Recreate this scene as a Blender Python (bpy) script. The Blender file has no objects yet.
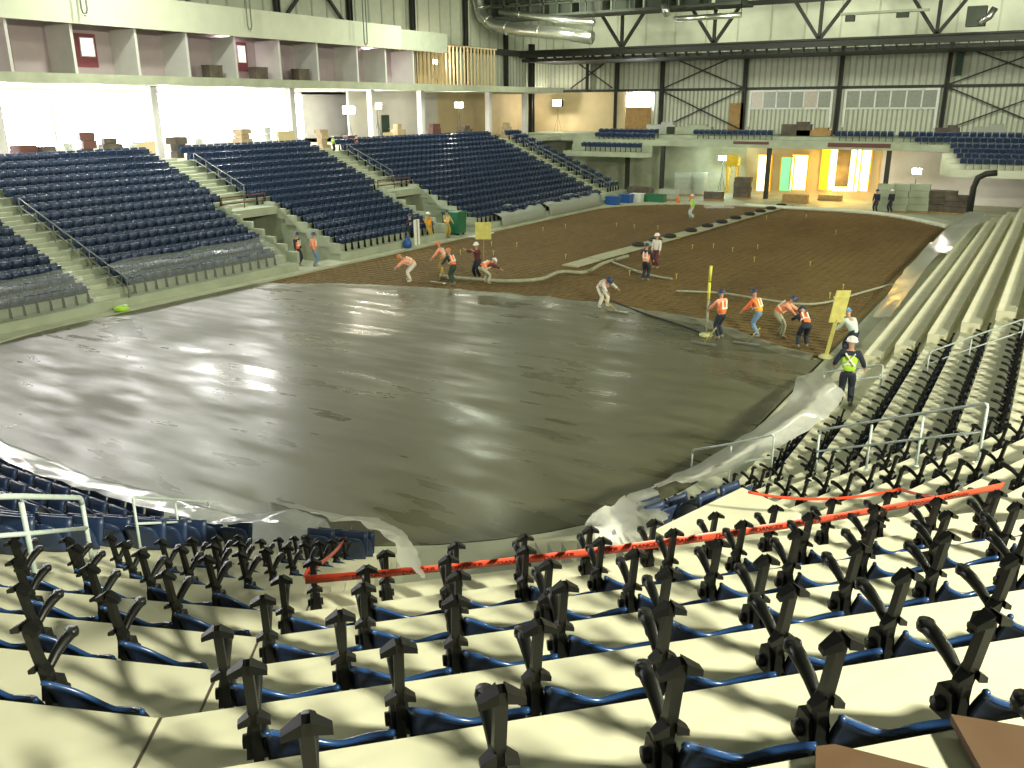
import bpy, bmesh, math, random
from math import sin, cos, tan, pi, radians, atan2, hypot, sqrt, floor
from mathutils import Vector, Matrix, noise
random.seed(7)
SC = bpy.context.scene
COL = SC.collection
# ------------------------------------------------------------------ camera
F, PITCH, YAW, ROLL = 864.38, 0.3113, 0.5551, -0.0046
CAM = Vector((18.611, -9.953, 7.94))
FW = Vector((-sin(YAW)*cos(PITCH), cos(YAW)*cos(PITCH), -sin(PITCH)))
RT0 = Vector((cos(YAW), sin(YAW), 0)); UP0 = RT0.cross(FW)
RT = RT0*cos(ROLL)+UP0*sin(ROLL); UP = -RT0*sin(ROLL)+UP0*cos(ROLL)
def proj(P):
    q = Vector(P)-CAM; w = q.dot(FW)
    if w < .05: return (-9999, -9999, w)
    return (512+F*q.dot(RT)/w, 384-F*q.dot(UP)/w, w)
def ray(u, v): return FW+RT*((u-512)/F)+UP*((384-v)/F)
def onZ(u, v, z): d = ray(u, v); return CAM+d*((z-CAM.z)/d.z)
def onY(u, v, y): d = ray(u, v); return CAM+d*((y-CAM.y)/d.y)
def onX(u, v, x): d = ray(u, v); return CAM+d*((x-CAM.x)/d.x)
def inview(P, m=40):
    u, v, w = proj(P); return w > .3 and -m < u < 1024+m and -m < v < 768+m
cam = bpy.data.cameras.new('camera'); co = bpy.data.objects.new('camera', cam); COL.objects.link(co)
co.matrix_world = Matrix(((RT.x, UP.x, -FW.x, CAM.x), (RT.y, UP.y, -FW.y, CAM.y), (RT.z, UP.z, -FW.z, CAM.z), (0, 0, 0, 1)))
cam.sensor_width = 36; cam.lens = F/1024*36; cam.clip_end = 400; cam.clip_start = .05
SC.camera = co
# ------------------------------------------------------------------ materials
def mat(name, col, rough=.6, metal=0, var=.12, scale=6, bump=0, spec=.5, emit=None, estr=0, stretch=None):
    m = bpy.data.materials.new(name); m.use_nodes = True
    nt = m.node_tree; b = nt.nodes['Principled BSDF']
    b.inputs['Roughness'].default_value = rough; b.inputs['Metallic'].default_value = metal
    b.inputs['Specular IOR Level'].default_value = spec
    tc = nt.nodes.new('ShaderNodeTexCoord'); n = nt.nodes.new('ShaderNodeTexNoise')
    n.inputs['Scale'].default_value = scale; n.inputs['Detail'].default_value = 5
    src = tc.outputs['Object']
    if stretch:
        mp = nt.nodes.new('ShaderNodeMapping'); mp.inputs['Scale'].default_value = stretch
        nt.links.new(src, mp.inputs['Vector']); src = mp.outputs['Vector']
    nt.links.new(src, n.inputs['Vector'])
    r = nt.nodes.new('ShaderNodeValToRGB')
    r.color_ramp.elements[0].position = .3; r.color_ramp.elements[1].position = .7
    r.color_ramp.elements[0].color = [c*(1-var) for c in col]+[1]
    r.color_ramp.elements[1].color = [min(1, c*(1+var)) for c in col]+[1]
    nt.links.new(n.outputs['Fac'], r.inputs['Fac']); nt.links.new(r.outputs['Color'], b.inputs['Base Color'])
    if bump:
        bp = nt.nodes.new('ShaderNodeBump'); bp.inputs['Strength'].default_value = bump; bp.inputs['Distance'].default_value = .02
        nt.links.new(n.outputs['Fac'], bp.inputs['Height']); nt.links.new(bp.outputs['Normal'], b.inputs['Normal'])
    if emit:
        b.inputs['Emission Color'].default_value = list(emit)+[1]; b.inputs['Emission Strength'].default_value = estr
    return m
def sheet_mat(name, col, alpha, rough=.25):
    m = mat(name, col, rough, 0, .08, 9, .25)
    b = m.node_tree.nodes['Principled BSDF']; b.inputs['Alpha'].default_value = alpha
    b.inputs['Coat Weight'].default_value = .5; b.inputs['Coat Roughness'].default_value = .15
    nt = m.node_tree; out = nt.nodes['Material Output']; tr = nt.nodes.new('ShaderNodeBsdfTranslucent'); tp = nt.nodes.new('ShaderNodeBsdfTransparent')
    tr.inputs['Color'].default_value = list(col)+[1]
    m1 = nt.nodes.new('ShaderNodeMixShader'); m1.inputs[0].default_value = 1-alpha; nt.links.new(tr.outputs[0], m1.inputs[1]); nt.links.new(tp.outputs[0], m1.inputs[2])
    m2 = nt.nodes.new('ShaderNodeMixShader'); m2.inputs[0].default_value = .42; nt.links.new(b.outputs[0], m2.inputs[1]); nt.links.new(m1.outputs[0], m2.inputs[2]); nt.links.new(m2.outputs[0], out.inputs['Surface'])
    return m
M = {}
M['tread'] = mat('pale_concrete', (.68, .67, .50), .75, 0, .07, 1.6, .08)
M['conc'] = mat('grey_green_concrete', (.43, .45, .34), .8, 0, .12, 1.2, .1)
M['concfloor'] = mat('ground_concrete', (.36, .37, .28), .6, 0, .18, .8, .1)
M['leftconc'] = mat('weathered_concrete', (.36, .40, .30), .8, 0, .15, 1.2, .1)
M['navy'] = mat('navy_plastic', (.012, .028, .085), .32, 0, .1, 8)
M['navypan'] = mat('shaded_pan_plastic', (.004, .008, .02), .38, 0, .1, 8, spec=.4)  # darkened to carry the shade under the pan lip
M['lipsheen'] = mat('lip_sheen_plastic', (.014, .048, .15), .25, 0, .1, 8)  # lighter blue paints the sheen along the pan lip
M['navyfar'] = mat('navy_seat_plastic', (.02, .038, .095), .38, 0, .1, 8)
M['black'] = mat('black_casting', (.0045, .005, .0045), .42, 0, .15, 12, spec=.32)
M['blackdark'] = mat('black_steel', (.02, .021, .018), .55, 0, .15, 5)
M['rail'] = mat('pale_painted_rail', (.50, .58, .56), .45, 0, .06, 8)
M['grail'] = mat('dark_handrail', (.16, .18, .15), .5, 0, .06, 8)
M['tape'] = mat('orange_tape', (.85, .075, .03), .4, 0, .06, 10)
M['ink'] = mat('black_print', (.05, .01, .008), .5)
M['sheet'] = sheet_mat('clear_plastic_sheet', (.78, .80, .76), .8)
M['sheet2'] = sheet_mat('thin_plastic_sheet', (.62, .66, .62), .28, .3)
M['wrap'] = sheet_mat('shrink_wrap', (.6, .64, .58), .85, .5)
M['silver'] = sheet_mat('glossy_plastic_sheet', (.75, .78, .8), .8, .12)
M['cladding'] = mat('pale_cladding', (.50, .53, .42), .55, 0, .06, 2)
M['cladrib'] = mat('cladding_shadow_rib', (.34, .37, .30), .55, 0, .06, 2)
M['cream'] = mat('cream_panel', (.66, .68, .55), .6, 0, .05, 1)
M['suite'] = mat('suite_plaster', (.40, .33, .35), .8, 0, .08, 1)  # pink cast of the lens flare is put into this colour
M['suitepale'] = mat('pale_suite_plaster', (.62, .60, .60), .8, 0, .05, 1)
M['maroon'] = mat('maroon_door', (.22, .05, .07), .5)
M['tan'] = mat('tan_drywall', (.62, .50, .30), .75, 0, .1, .6)
M['wood'] = mat('plywood', (.36, .22, .08), .7, 0, .2, 3)
M['brownboard'] = mat('brown_board', (.13, .075, .04), .6, 0, .15, 3)
M['duct'] = mat('galvanised_duct', (.62, .64, .58), .28, .9, .1, 4)
M['deck'] = mat('dark_roof_deck', (.045, .055, .04), .7, 0, .2, 1)
M['steelgirder'] = mat('grey_green_steel', (.026, .028, .022), .6, 0, .2, 2)
M['rust'] = mat('rusty_bar', (.17, .10, .036), .7, 0, .3, 2)
M['pink'] = mat('red_brown_panel', (.12, .045, .035), .6, 0, .15, 2)
M['yellow'] = mat('yellow_paint', (.80, .52, .02), .4, 0, .08, 5)
M['ywood'] = mat('yellow_timber', (.60, .55, .16), .6, 0, .12, 6)
M['green'] = mat('green_plastic', (.015, .13, .06), .45, 0, .1, 4)
M['blue'] = mat('blue_plastic', (.02, .09, .34), .4, 0, .1, 6)
M['white'] = mat('white_plastic', (.8, .82, .78), .4, 0, .05, 5)
M['orange'] = mat('orange_plastic', (.8, .2, .04), .5)
M['rubber'] = mat('black_rubber', (.02, .02, .018), .7, 0, .2, 8)
M['hose'] = mat('grey_hose', (.33, .34, .24), .6, 0, .15, 6)
M['clutter'] = mat('dull_brown_goods', (.10, .08, .06), .7, 0, .4, 1.5)
M['card'] = mat('cardboard', (.42, .32, .2), .8, 0, .15, 3)
M['shirt_red'] = mat('red_cloth', (.35, .05, .05), .8)
# people
M['skin'] = mat('skin', (.50, .29, .2), .6, 0, .05, 9)
M['hivis'] = mat('orange_hivis', (.95, .20, .05), .7, 0, .06, 9)
M['hivpink'] = mat('faded_orange_hivis', (.90, .38, .24), .7, 0, .06, 9)
M['lime'] = mat('lime_hivis', (.45, .80, .06), .7, 0, .06, 9)
M['amber'] = mat('amber_hivis', (.95, .42, .03), .7, 0, .06, 9)
M['band'] = mat('reflective_band', (.88, .84, .74), .4, 0, .04, 9)
M['dknavy'] = mat('navy_cloth', (.02, .028, .045), .85, 0, .1, 9)
M['dkgreen'] = mat('dark_green_cloth', (.03, .06, .04), .85, 0, .1, 9)
M['jeans'] = mat('blue_jeans', (.16, .27, .42), .85, 0, .1, 9)
M['khaki'] = mat('pale_khaki_cloth', (.42, .42, .3), .85, 0, .1, 9)
M['ochre'] = mat('ochre_waterproofs', (.46, .33, .07), .7, 0, .1, 9)
M['paleblue'] = mat('pale_blue_cloth', (.55, .66, .64), .85, 0, .06, 9)
M['whitecloth'] = mat('white_cloth', (.75, .72, .66), .85, 0, .05, 9)
M['darkred'] = mat('dark_red_cloth', (.12, .03, .035), .85, 0, .1, 9)
M['hatnavy'] = mat('navy_hard_hat', (.03, .05, .12), .35)
M['hatwhite'] = mat('white_hard_hat', (.85, .85, .8), .35)
M['hatblue'] = mat('blue_hard_hat', (.12, .3, .55), .35)
M['hatorange'] = mat('orange_hard_hat', (.75, .22, .05), .35)
M['boot'] = mat('work_boot', (.2, .18, .12), .8)
M['bootwhite'] = mat('white_boot', (.7, .7, .62), .7)
M['eye'] = mat('dark_eye', (.03, .02, .02), .3)
def emis(name, col, s):
    m = bpy.data.materials.new(name); m.use_nodes = True; nt = m.node_tree
    b = nt.nodes['Principled BSDF']; b.inputs['Base Color'].default_value = list(col)+[1]
    n = nt.nodes.new('ShaderNodeTexNoise'); n.inputs['Scale'].default_value = .7
    mr = nt.nodes.new('ShaderNodeMapRange'); mr.inputs['To Min'].default_value = s*.8; mr.inputs['To Max'].default_value = s*1.2
    nt.links.new(n.outputs['Fac'], mr.inputs['Value']); nt.links.new(mr.outputs['Result'], b.inputs['Emission Strength'])
    b.inputs['Emission Color'].default_value = list(col)+[1]
    return m
M['day'] = emis('daylight_glass', (1, .97, 1), 16)
M['daydim'] = emis('daylight_pane', (1, .93, .86), 1.6)
M['lampglow'] = emis('lamp_glow', (1, .93, .78), 30)
M['lampday'] = emis('flood_lens_glow', (1, .97, .96), 70)
M['lampcool'] = emis('cool_lamp_glow', (.85, 1, .88), 30)
M['doorglow'] = emis('lit_doorway', (1, .86, .42), 2.6)
M['doorteal'] = emis('lit_teal_doorway', (.25, .8, .45), .55)
M['dooryel'] = emis('lit_yellow_curtain', (1, .55, .02), .9)  # emission stands in for lamplight on the yellow curtain
def wetmat():
    m = bpy.data.materials.new('wet_fresh_concrete'); m.use_nodes = True; nt = m.node_tree; L = nt.links.new
    b = nt.nodes['Principled BSDF']; tc = nt.nodes.new('ShaderNodeTexCoord')
    def nz(sc, stretch, rot, det=5):
        mp = nt.nodes.new('ShaderNodeMapping'); mp.inputs['Scale'].default_value = stretch; mp.inputs['Rotation'].default_value = (0, 0, rot)
        n = nt.nodes.new('ShaderNodeTexNoise'); n.inputs['Scale'].default_value = sc; n.inputs['Detail'].default_value = det
        L(tc.outputs['Object'], mp.inputs['Vector']); L(mp.outputs['Vector'], n.inputs['Vector']); return n
    a = nz(.16, (1, 1.5, 1), .5); c = nz(.34, (1, 4.5, 1), -.35); d = nz(1.6, (1, 2.5, 1), .25, 3)
    r = nt.nodes.new('ShaderNodeValToRGB'); e = r.color_ramp.elements
    e[0].position = .25; e[0].color = (.072, .073, .040, 1); e[1].position = .75; e[1].color = (.118, .117, .068, 1)
    L(c.outputs['Fac'], r.inputs['Fac'])
    ad = nt.nodes.new('ShaderNodeMath'); ad.operation = 'ADD'; L(a.outputs['Fac'], ad.inputs[0]); L(c.outputs['Fac'], ad.inputs[1])
    mr = nt.nodes.new('ShaderNodeMapRange'); mr.inputs['From Min'].default_value = .85; mr.inputs['From Max'].default_value = 1.2
    mr.inputs['To Min'].default_value = .25; mr.inputs['To Max'].default_value = .58; L(ad.outputs[0], mr.inputs['Value'])
    L(r.outputs['Color'], b.inputs['Base Color']); L(mr.outputs['Result'], b.inputs['Roughness'])
    bp = nt.nodes.new('ShaderNodeBump'); bp.inputs['Strength'].default_value = .10; bp.inputs['Distance'].default_value = .02
    L(d.outputs['Fac'], bp.inputs['Height']); L(bp.outputs['Normal'], b.inputs['Normal'])
    return m
M['wet'] = wetmat()
def bedmat():
    m = mat('brown_rebar_bed', (.165, .12, .036), .75, 0, .35, .35, .2, stretch=(1, .35, 1))
    return m
M['bed'] = bedmat()
# ------------------------------------------------------------------ mesh builder
class MB:
    def __init__(s): s.v = []; s.f = []; s.m = []; s.mi = 0; s.sm = []
    def add(s, vs, fs, smooth=False):
        o = len(s.v); s.v += [tuple(v) for v in vs]
        for f in fs: s.f.append([i+o for i in f]); s.m.append(s.mi); s.sm.append(smooth)
        return s
    def box(s, c, d, R=None, taper=1.0):
        x, y, z = (q/2 for q in d); c = Vector(c)
        vs = [Vector((sx*x*(taper if sz > 0 else 1), sy*y*(taper if sz > 0 else 1), sz*z)) for sz in (-1, 1) for sx, sy in ((-1, -1), (1, -1), (1, 1), (-1, 1))]
        if R is not None: vs = [R @ v for v in vs]
        return s.add([v+c for v in vs], [(3, 2, 1, 0), (4, 5, 6, 7), (0, 1, 5, 4), (1, 2, 6, 5), (2, 3, 7, 6), (3, 0, 4, 7)])
    def bb(s, a, b):
        return s.box([(a[i]+b[i])/2 for i in range(3)], [abs(b[i]-a[i]) for i in range(3)])
    def tube(s, pts, r, n=8, close=True):
        pts = [Vector(p) for p in pts]; rr = r if isinstance(r, (list, tuple)) else [r]*len(pts)
        vs = []; prev = None
        for i, p in enumerate(pts):
            t = (pts[min(i+1, len(pts)-1)]-pts[max(i-1, 0)])
            t = t.normalized() if t.length > 1e-9 else Vector((0, 0, 1))
            a = prev if prev is not None else (Vector((0, 0, 1)) if abs(t.z) < .9 else Vector((1, 0, 0)))
            e1 = (a-t*a.dot(t)); e1 = e1.normalized() if e1.length > 1e-6 else t.orthogonal().normalized()
            prev = e1; e2 = t.cross(e1)
            for k in range(n): vs.append(p+(e1*cos(2*pi*k/n)+e2*sin(2*pi*k/n))*rr[i])
        fs = [(i*n+k, i*n+(k+1) % n, (i+1)*n+(k+1) % n, (i+1)*n+k) for i in range(len(pts)-1) for k in range(n)]
        if close: fs += [tuple(range(n-1, -1, -1)), tuple(range((len(pts)-1)*n, len(pts)*n))]
        return s.add(vs, fs, n > 5)
    def beam(s, a, b, w, h):
        a = Vector(a); b = Vector(b); t = (b-a); L = t.length; t.normalize()
        up = Vector((0, 0, 1)) if abs(t.z) < .95 else Vector((0, 1, 0))
        x = t.cross(up).normalized(); y = x.cross(t)
        R = Matrix((x, t, y)).transposed()
        return s.box((a+b)/2, (w, L, h), R)
    def prism(s, prof, x0, x1):   # profile of (y,z) points extruded along x
        n = len(prof); vs = [(x0, y, z) for y, z in prof]+[(x1, y, z) for y, z in prof]
        return s.add(vs, [tuple(range(n-1, -1, -1)), tuple(range(n, 2*n))]+[(i, (i+1) % n, n+(i+1) % n, n+i) for i in range(n)])
    def lathe(s, prof, c=(0, 0, 0), n=14, R=None):
        c = Vector(c); vs = []
        for r, z in prof:
            for k in range(n):
                v = Vector((r*cos(2*pi*k/n), r*sin(2*pi*k/n), z)); vs.append((R @ v if R is not None else v)+c)
        m = len(prof)
        return s.add(vs, [(i*n+k, i*n+(k+1) % n, (i+1)*n+(k+1) % n, (i+1)*n+k) for i in range(m-1) for k in range(n)]
                     + [tuple(range(n-1, -1, -1)), tuple(range((m-1)*n, m*n))], True)
    def grid(s, rows, smooth=True):
        nr, nc = len(rows), len(rows[0])
        return s.add([p for r in rows for p in r], [(i*nc+j, i*nc+j+1, (i+1)*nc+j+1, (i+1)*nc+j) for i in range(nr-1) for j in range(nc-1)], smooth)
    def shell(s, rows, th):
        # two-sided thick grid: offset along normals
        nr, nc = len(rows), len(rows[0]); R = [[Vector(p) for p in r] for r in rows]
        off = []
        for i in range(nr):
            q = []
            for j in range(nc):
                du = R[i][min(j+1, nc-1)]-R[i][max(j-1, 0)]; dv = R[min(i+1, nr-1)][j]-R[max(i-1, 0)][j]
                n = du.cross(dv); n = n.normalized() if n.length > 1e-9 else Vector((0, 0, 1)); q.append(R[i][j]+n*th)
            off.append(q)
        A = [p for r in R for p in r]; B = [p for r in off for p in r]; N = nr*nc
        fs = []
        for i in range(nr-1):
            for j in range(nc-1):
                a, b, c, d = i*nc+j, i*nc+j+1, (i+1)*nc+j+1, (i+1)*nc+j
                fs += [(d, c, b, a), (a+N, b+N, c+N, d+N)]
        bd = [j for j in range(nc)]+[i*nc+nc-1 for i in range(1, nr)]+[(nr-1)*nc+j for j in range(nc-2, -1, -1)]+[i*nc for i in range(nr-2, 0, -1)]
        for k in range(len(bd)):
            a, b = bd[k], bd[(k+1) % len(bd)]; fs.append((a, b, b+N, a+N))
        return s.add(A+B, fs, True)
    def mesh(s, name, mats, bev=0):
        me = bpy.data.meshes.new(name); me.from_pydata(s.v, [], s.f)
        for m in (mats if isinstance(mats, (list, tuple)) else [mats]): me.materials.append(m)
        for p, i, q in zip(me.polygons, s.m, s.sm): p.material_index = i; p.use_smooth = q
        me.update(); return me
    def build(s, name, mats, parent=None):
        o = bpy.data.objects.new(name, s.mesh(name, mats)); COL.objects.link(o)
        if parent: o.parent = parent
        return o
def tag(o, label, cat, group=None):
    o['label'] = label; o['category'] = cat
    if group: o['group'] = group
    return o
def struct(o): o['kind'] = 'structure'; return o
def empty(name, loc, rz=0):
    o = bpy.data.objects.new(name, None); COL.objects.link(o); o.location = loc; o.rotation_euler = (0, 0, rz)
    o.empty_display_size = .2; return o
def thing(name, loc, label, cat, rz=0, group=None): return tag(empty(name, loc, rz), label, cat, group)
def copy_tree(o, parent=None):
    c = o.copy(); COL.objects.link(c)
    if parent: c.parent = parent
    for ch in list(o.children): copy_tree(ch, c)
    return c
ORD = ['', 'first', 'second', 'third', 'fourth', 'fifth', 'sixth', 'seventh', 'eighth', 'ninth', 'tenth', 'eleventh', 'twelfth', 'thirteenth', 'fourteenth', 'fifteenth', 'sixteenth', 'seventeenth', 'eighteenth', 'nineteenth', 'twentieth']
def ordn(n):
    if n <= 20: return ORD[n]
    return '%d%s' % (n, 'th' if n % 10 > 3 or n % 10 == 0 or n % 100 in (11, 12, 13) else ('st', 'nd', 'rd')[n % 10-1])
def smooth_noise(p, s): return noise.noise(Vector(p)*s)

# ------------------------------------------------------------------ PEOPLE (before the crowd of seats)
def skinned(name, verts, edges, radii, m, parent, root=0, extra=None, sub=2):
    me = bpy.data.meshes.new(name); me.from_pydata([tuple(v) for v in verts], edges, [])
    o = bpy.data.objects.new(name, me); COL.objects.link(o)
    o.modifiers.new('skin', 'SKIN'); sv = me.skin_vertices[0].data
    for i, r in enumerate(radii):
        sv[i].radius = (r, r) if not isinstance(r, tuple) else r; sv[i].use_root = (i == root)
    ss = o.modifiers.new('sub', 'SUBSURF'); ss.levels = sub; ss.render_levels = sub
    dg = bpy.context.evaluated_depsgraph_get()
    nm = bpy.data.meshes.new_from_object(o.evaluated_get(dg)); nm.name = name
    bpy.data.objects.remove(o); bpy.data.meshes.remove(me)
    nm.materials.clear(); nm.materials.append(m)
    if extra: # extra MB joined (face, fingers)
        bm = bmesh.new(); bm.from_mesh(nm)
        for p in bm.faces: p.material_index = 0; p.smooth = True
        off = [bm.verts.new(v) for v in extra.v]
        for f, mi in zip(extra.f, extra.m):
            try:
                q = bm.faces.new([off[i] for i in f]); q.material_index = mi; q.smooth = True
            except ValueError: pass
        bm.to_mesh(nm); bm.free(); nm.materials.append(M['eye'])
    else:
        for p in nm.polygons: p.use_smooth = True
    r = bpy.data.objects.new(name, nm); COL.objects.link(r); r.parent = parent
    return r
def person(base, heading, label, lean=5, crouch=0, spread=.12, stag=.0, arms=((10, 8, 20), (10, 8, 20)), top='dknavy', vest='hivis', legs='dknavy', hat='hatnavy', boot='boot', headup=0.6, scale=1.0, xband=False, band='band', sit=False):
    """heading: degrees, direction faced (0 = +x). lean: forward bend of the trunk."""
    t = thing('person', base, label, 'person', radians(heading-90))
    t.scale = (scale,)*3
    hz = .93-crouch
    Lr = radians(lean); sd = Vector((0, sin(Lr), cos(Lr)))
    pel = Vector((0, -.25*sin(Lr)*(1 if lean > 30 else 0), hz))
    wai = pel+sd*.16; che = pel+sd*.36; nek = pel+sd*.52
    hl = Lr*headup; hd = Vector((0, sin(hl), cos(hl))); hb = nek+hd*.08; hc = hb+hd*.10; ht = hb+hd*.19
    sh = []; el = []; wr = []; ha = []
    for s, a in ((-1, arms[0]), (1, arms[1])):
        S = pel+sd*.46+Vector((s*.19, 0, 0)); fwd, out, bend = (radians(q) for q in a)
        d1 = Vector((s*sin(out), sin(fwd)*cos(out), -cos(fwd)*cos(out)))
        d2 = Vector((s*sin(out)*.4, sin(fwd+bend), -cos(fwd+bend))).normalized()
        E = S+d1*.29; W = E+d2*.25
        sh.append(S); el.append(E); wr.append(W); ha.append(W+d2*.09)
    hip = []; kn = []; an = []; to = []
    for s in (-1, 1):
        H = pel+Vector((s*.095, 0, -.05))
        if sit:
            A = Vector((s*.14, .45, hz-.45)); K = Vector((s*.13, .44, hz))
        else:
            A = Vector((s*spread, s*stag, .09)); mid = (H+A)/2
            L = (H-A).length; push = sqrt(max(0, .44**2-(L/2)**2)) if L < .86 else .02
            K = mid+Vector((0, push+.02, 0))
        hip.append(H); kn.append(K); an.append(A); to.append(A+Vector((s*.03, .17, -.05)))
    V = [pel, wai, che, nek, hb, hc, ht]
    R = [.10, .10, .112, .056, .058, .095, .06]
    E = [(0, 1), (1, 2), (2, 3), (3, 4), (4, 5), (5, 6)]
    for i in (0, 1):
        o = len(V); V += [sh[i], el[i], wr[i], ha[i]]; R += [.06, .045, .034, .038]; E += [(2, o), (o, o+1), (o+1, o+2), (o+2, o+3)]
        o = len(V); V += [hip[i], kn[i], an[i], to[i]]; R += [.07, .055, .042, .04]; E += [(0, o), (o, o+1), (o+1, o+2), (o+2, o+3)]
    x = MB(); side = Vector((1, 0, 0)); fwd = side.cross(hd)*-1
    fwd = Vector((0, cos(hl), -sin(hl)))
    x.lathe([(.012, -.03), (.02, -.01), (.012, .03)], hc+fwd*.098, 6)              # nose
    for s in (-1, 1): x.box(hc+side*(.095*s), (.02, .035, .06))                       # ears
    x.box(hc+fwd*.09-hd*.05, (.05, .012, .012))                                      # mouth
    for i, s in ((0, -1), (1, 1)):                                                   # fingers, thumb from the side of the palm
        d = (ha[i]-wr[i]).normalized(); q = d.cross(side).normalized()
        for k, ln in enumerate((.07, .08, .075, .06)):
            b0 = ha[i]+d*.015+q*(.026-.018*k); b1 = b0+d*ln*.55; b2 = b1+(d-side*s*.6).normalized()*ln*.5
            x.tube([b0, b1, b2], [.009, .0085, .006], 5)
        x.tube([wr[i]+d*.03+q*.025, wr[i]+d*.06+q*.055, wr[i]+d*.095+q*.06], [.011, .01, .007], 5)
    x.mi = 1
    for s in (-1, 1): x.lathe([(.004, -.012), (.013, 0), (.004, .012)], hc+fwd*.088+side*(.034*s)+hd*.012, 6)
    body = skinned('body', V, E, R, M['skin'], t, 0, x)
    def part(nm, pts, edges, rad, m): return skinned(nm, pts, edges, rad, m, t)
    part('shirt', [pel-sd*.09, wai, che, nek-sd*.03, sh[0], el[0], el[0].lerp(wr[0], .85), sh[1], el[1], el[1].lerp(wr[1], .85)],
         [(0, 1), (1, 2), (2, 3), (2, 4), (4, 5), (5, 6), (2, 7), (7, 8), (8, 9)], [.155, .15, .16, .085, .085, .066, .056, .085, .066, .056], M[top])
    part('trousers', [pel, hip[0], kn[0], an[0]+Vector((0, 0, .02)), hip[1], kn[1], an[1]+Vector((0, 0, .02)), pel+sd*.08],
         [(0, 1), (1, 2), (2, 3), (0, 4), (4, 5), (5, 6), (0, 7)], [.162, .125, .087, .076, .125, .087, .076, .155], M[legs])
    for i in (0, 1): part('boot', [an[i]+Vector((0, 0, .08)), an[i]-Vector((0, .03, .03)), to[i]+Vector((0, 0, .0))], [(0, 1), (1, 2)], [.062, .06, .05], M[boot])
    if vest:
        part('safety_vest', [pel-sd*.05, wai, che, pel+sd*.47, sh[0]-Vector((-.03, 0, 0)), sh[1]-Vector((.03, 0, 0))], [(0, 1), (1, 2), (2, 3), (2, 4), (2, 5)], [.172, .168, .18, .105, .092, .092], M[vest])
        b = MB()
        def ring(c, ax, r, h):
            e1 = side; e2 = ax.cross(e1).normalized(); n = 16; vs = []
            for hh in (-h/2, h/2):
                for rr in (r, r+.012):
                    for k in range(n): vs.append(c+ax*hh+(e1*cos(2*pi*k/n)*1.0+e2*sin(2*pi*k/n))*rr)
            fs = []
            for k in range(n):
                j = (k+1) % n; fs += [(k, j, n+j, n+k), (2*n+k, 3*n+k, 3*n+j, 2*n+j), (n+k, n+j, 3*n+j, 3*n+k), (k, 2*n+k, 2*n+j, j)]
            b.add(vs, fs, True)
        ring(wai+sd*.03, sd, .158, .06)
        bk = Vector((0, -cos(Lr), sin(Lr)))
        for sg in (-1, 1):       # straps front and back
            if xband:
                b.beam(wai+bk*.165+side*(.12*sg), pel+sd*.46+bk*.165-side*(.11*sg), .1, .02)
            else:
                b.beam(wai+bk*.155+side*(.085*sg), pel+sd*.47+bk*.15+side*(.085*sg), .05, .03)
            b.beam(wai-bk*.155+side*(.085*sg), pel+sd*.47-bk*.15+side*(.085*sg), .05, .03)
        b.build('reflective_band', M[band], t)
    if hat:
        h = MB(); Rm = Matrix((side, fwd, hd)).transposed()
        h.lathe([(.150, .0), (.152, .012), (.128, .016), (.124, .05), (.105, .095), (.06, .125), (.01, .133)], hc+hd*.035, 14, Rm)
        h.box(hc+hd*.042+fwd*.13, (.17, .09, .012), Rm); h.box(hc+hd*.125, (.03, .2, .07), Rm)
        h.build('hard_hat', M[hat], t)
    return t
def hd_to(a, b): return math.degrees(atan2(b[1]-a[1], b[0]-a[0]))
P0 = lambda u, v, z=0: onZ(u, v, z)
reach = ((35, 8, 10), (35, 8, 10)); hang = ((4, 6, 10), (4, 6, 10)); rake = ((45, 0, 5), (25, 4, 45))
person(P0(720, 339), 150, 'person in orange vest and navy hard hat standing right of the tall yellow pole', 8, 0, .12, .05, rake, 'hivpink', 'hivis', 'dknavy', 'hatnavy')
person(P0(757, 337), 165, 'person in amber vest and pale blue jeans leaning on a screed', 24, .02, .13, .12, reach, 'hivis', 'amber', 'jeans', 'hatnavy', headup=.5)
person(P0(780, 337), 10, 'person bending right in orange vest and khaki trousers beside the blue jeans worker', 48, .02, .13, .06, ((55, 6, 5), (40, 6, 5)), 'hivpink', 'hivis', 'khaki', 'hatnavy', headup=.9)
person(P0(802, 348), 120, 'person stooping in orange vest with white bands nearest the paddle post', 62, .06, .16, .05, ((60, 8, 5), (60, 8, 5)), 'dknavy', 'hivis', 'dknavy', 'hatnavy', headup=.8)
person(P0(848, 358), 140, 'person in pale blue shirt and blue hard hat bending at the slab edge', 40, .03, .14, .06, reach, 'paleblue', None, 'dknavy', 'hatblue', headup=.7)
person((14.95, 11.6, .80), 100, 'person in lime vest with pale cross and white hard hat on the front row', 3, 0, .12, 0, ((10, 25, 40), (10, 25, 40)), 'dknavy', 'lime', 'dknavy', 'hatwhite', xband=True)
person(P0(645, 281), 95, 'person in orange vest and dark trousers seen from behind beside the ringed walkway', 4, 0, .1, .04, ((60, 25, 30), (20, 10, 30)), 'dknavy', 'hivpink', 'dknavy', 'hatnavy')
person(P0(656, 268), 260, 'person in white hard hat and pale top standing on the ringed walkway', 3, 0, .1, 0, hang, 'whitecloth', None, 'darkred', 'hatwhite')
person(P0(692, 219), 200, 'person in yellow green vest crossing the far brown rebar bed', 5, 0, .1, .1, hang, 'lime', 'lime', 'paleblue', 'hatwhite')
person(P0(603, 307), 330, 'person in pale vest and white boots stooping alone at the centre of the pour', 66, .08, .2, .02, ((70, 5, 0), (55, 8, 5)), 'whitecloth', 'hivpink', 'whitecloth', 'hatnavy', 'bootwhite', .8)
person((-14.55, 22.35, 0), 10, 'person in orange vest left of a pair at the stand tunnel mouth', 4, 0, .11, 0, hang, 'dknavy', 'hivis', 'dknavy', 'hatnavy')
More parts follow.
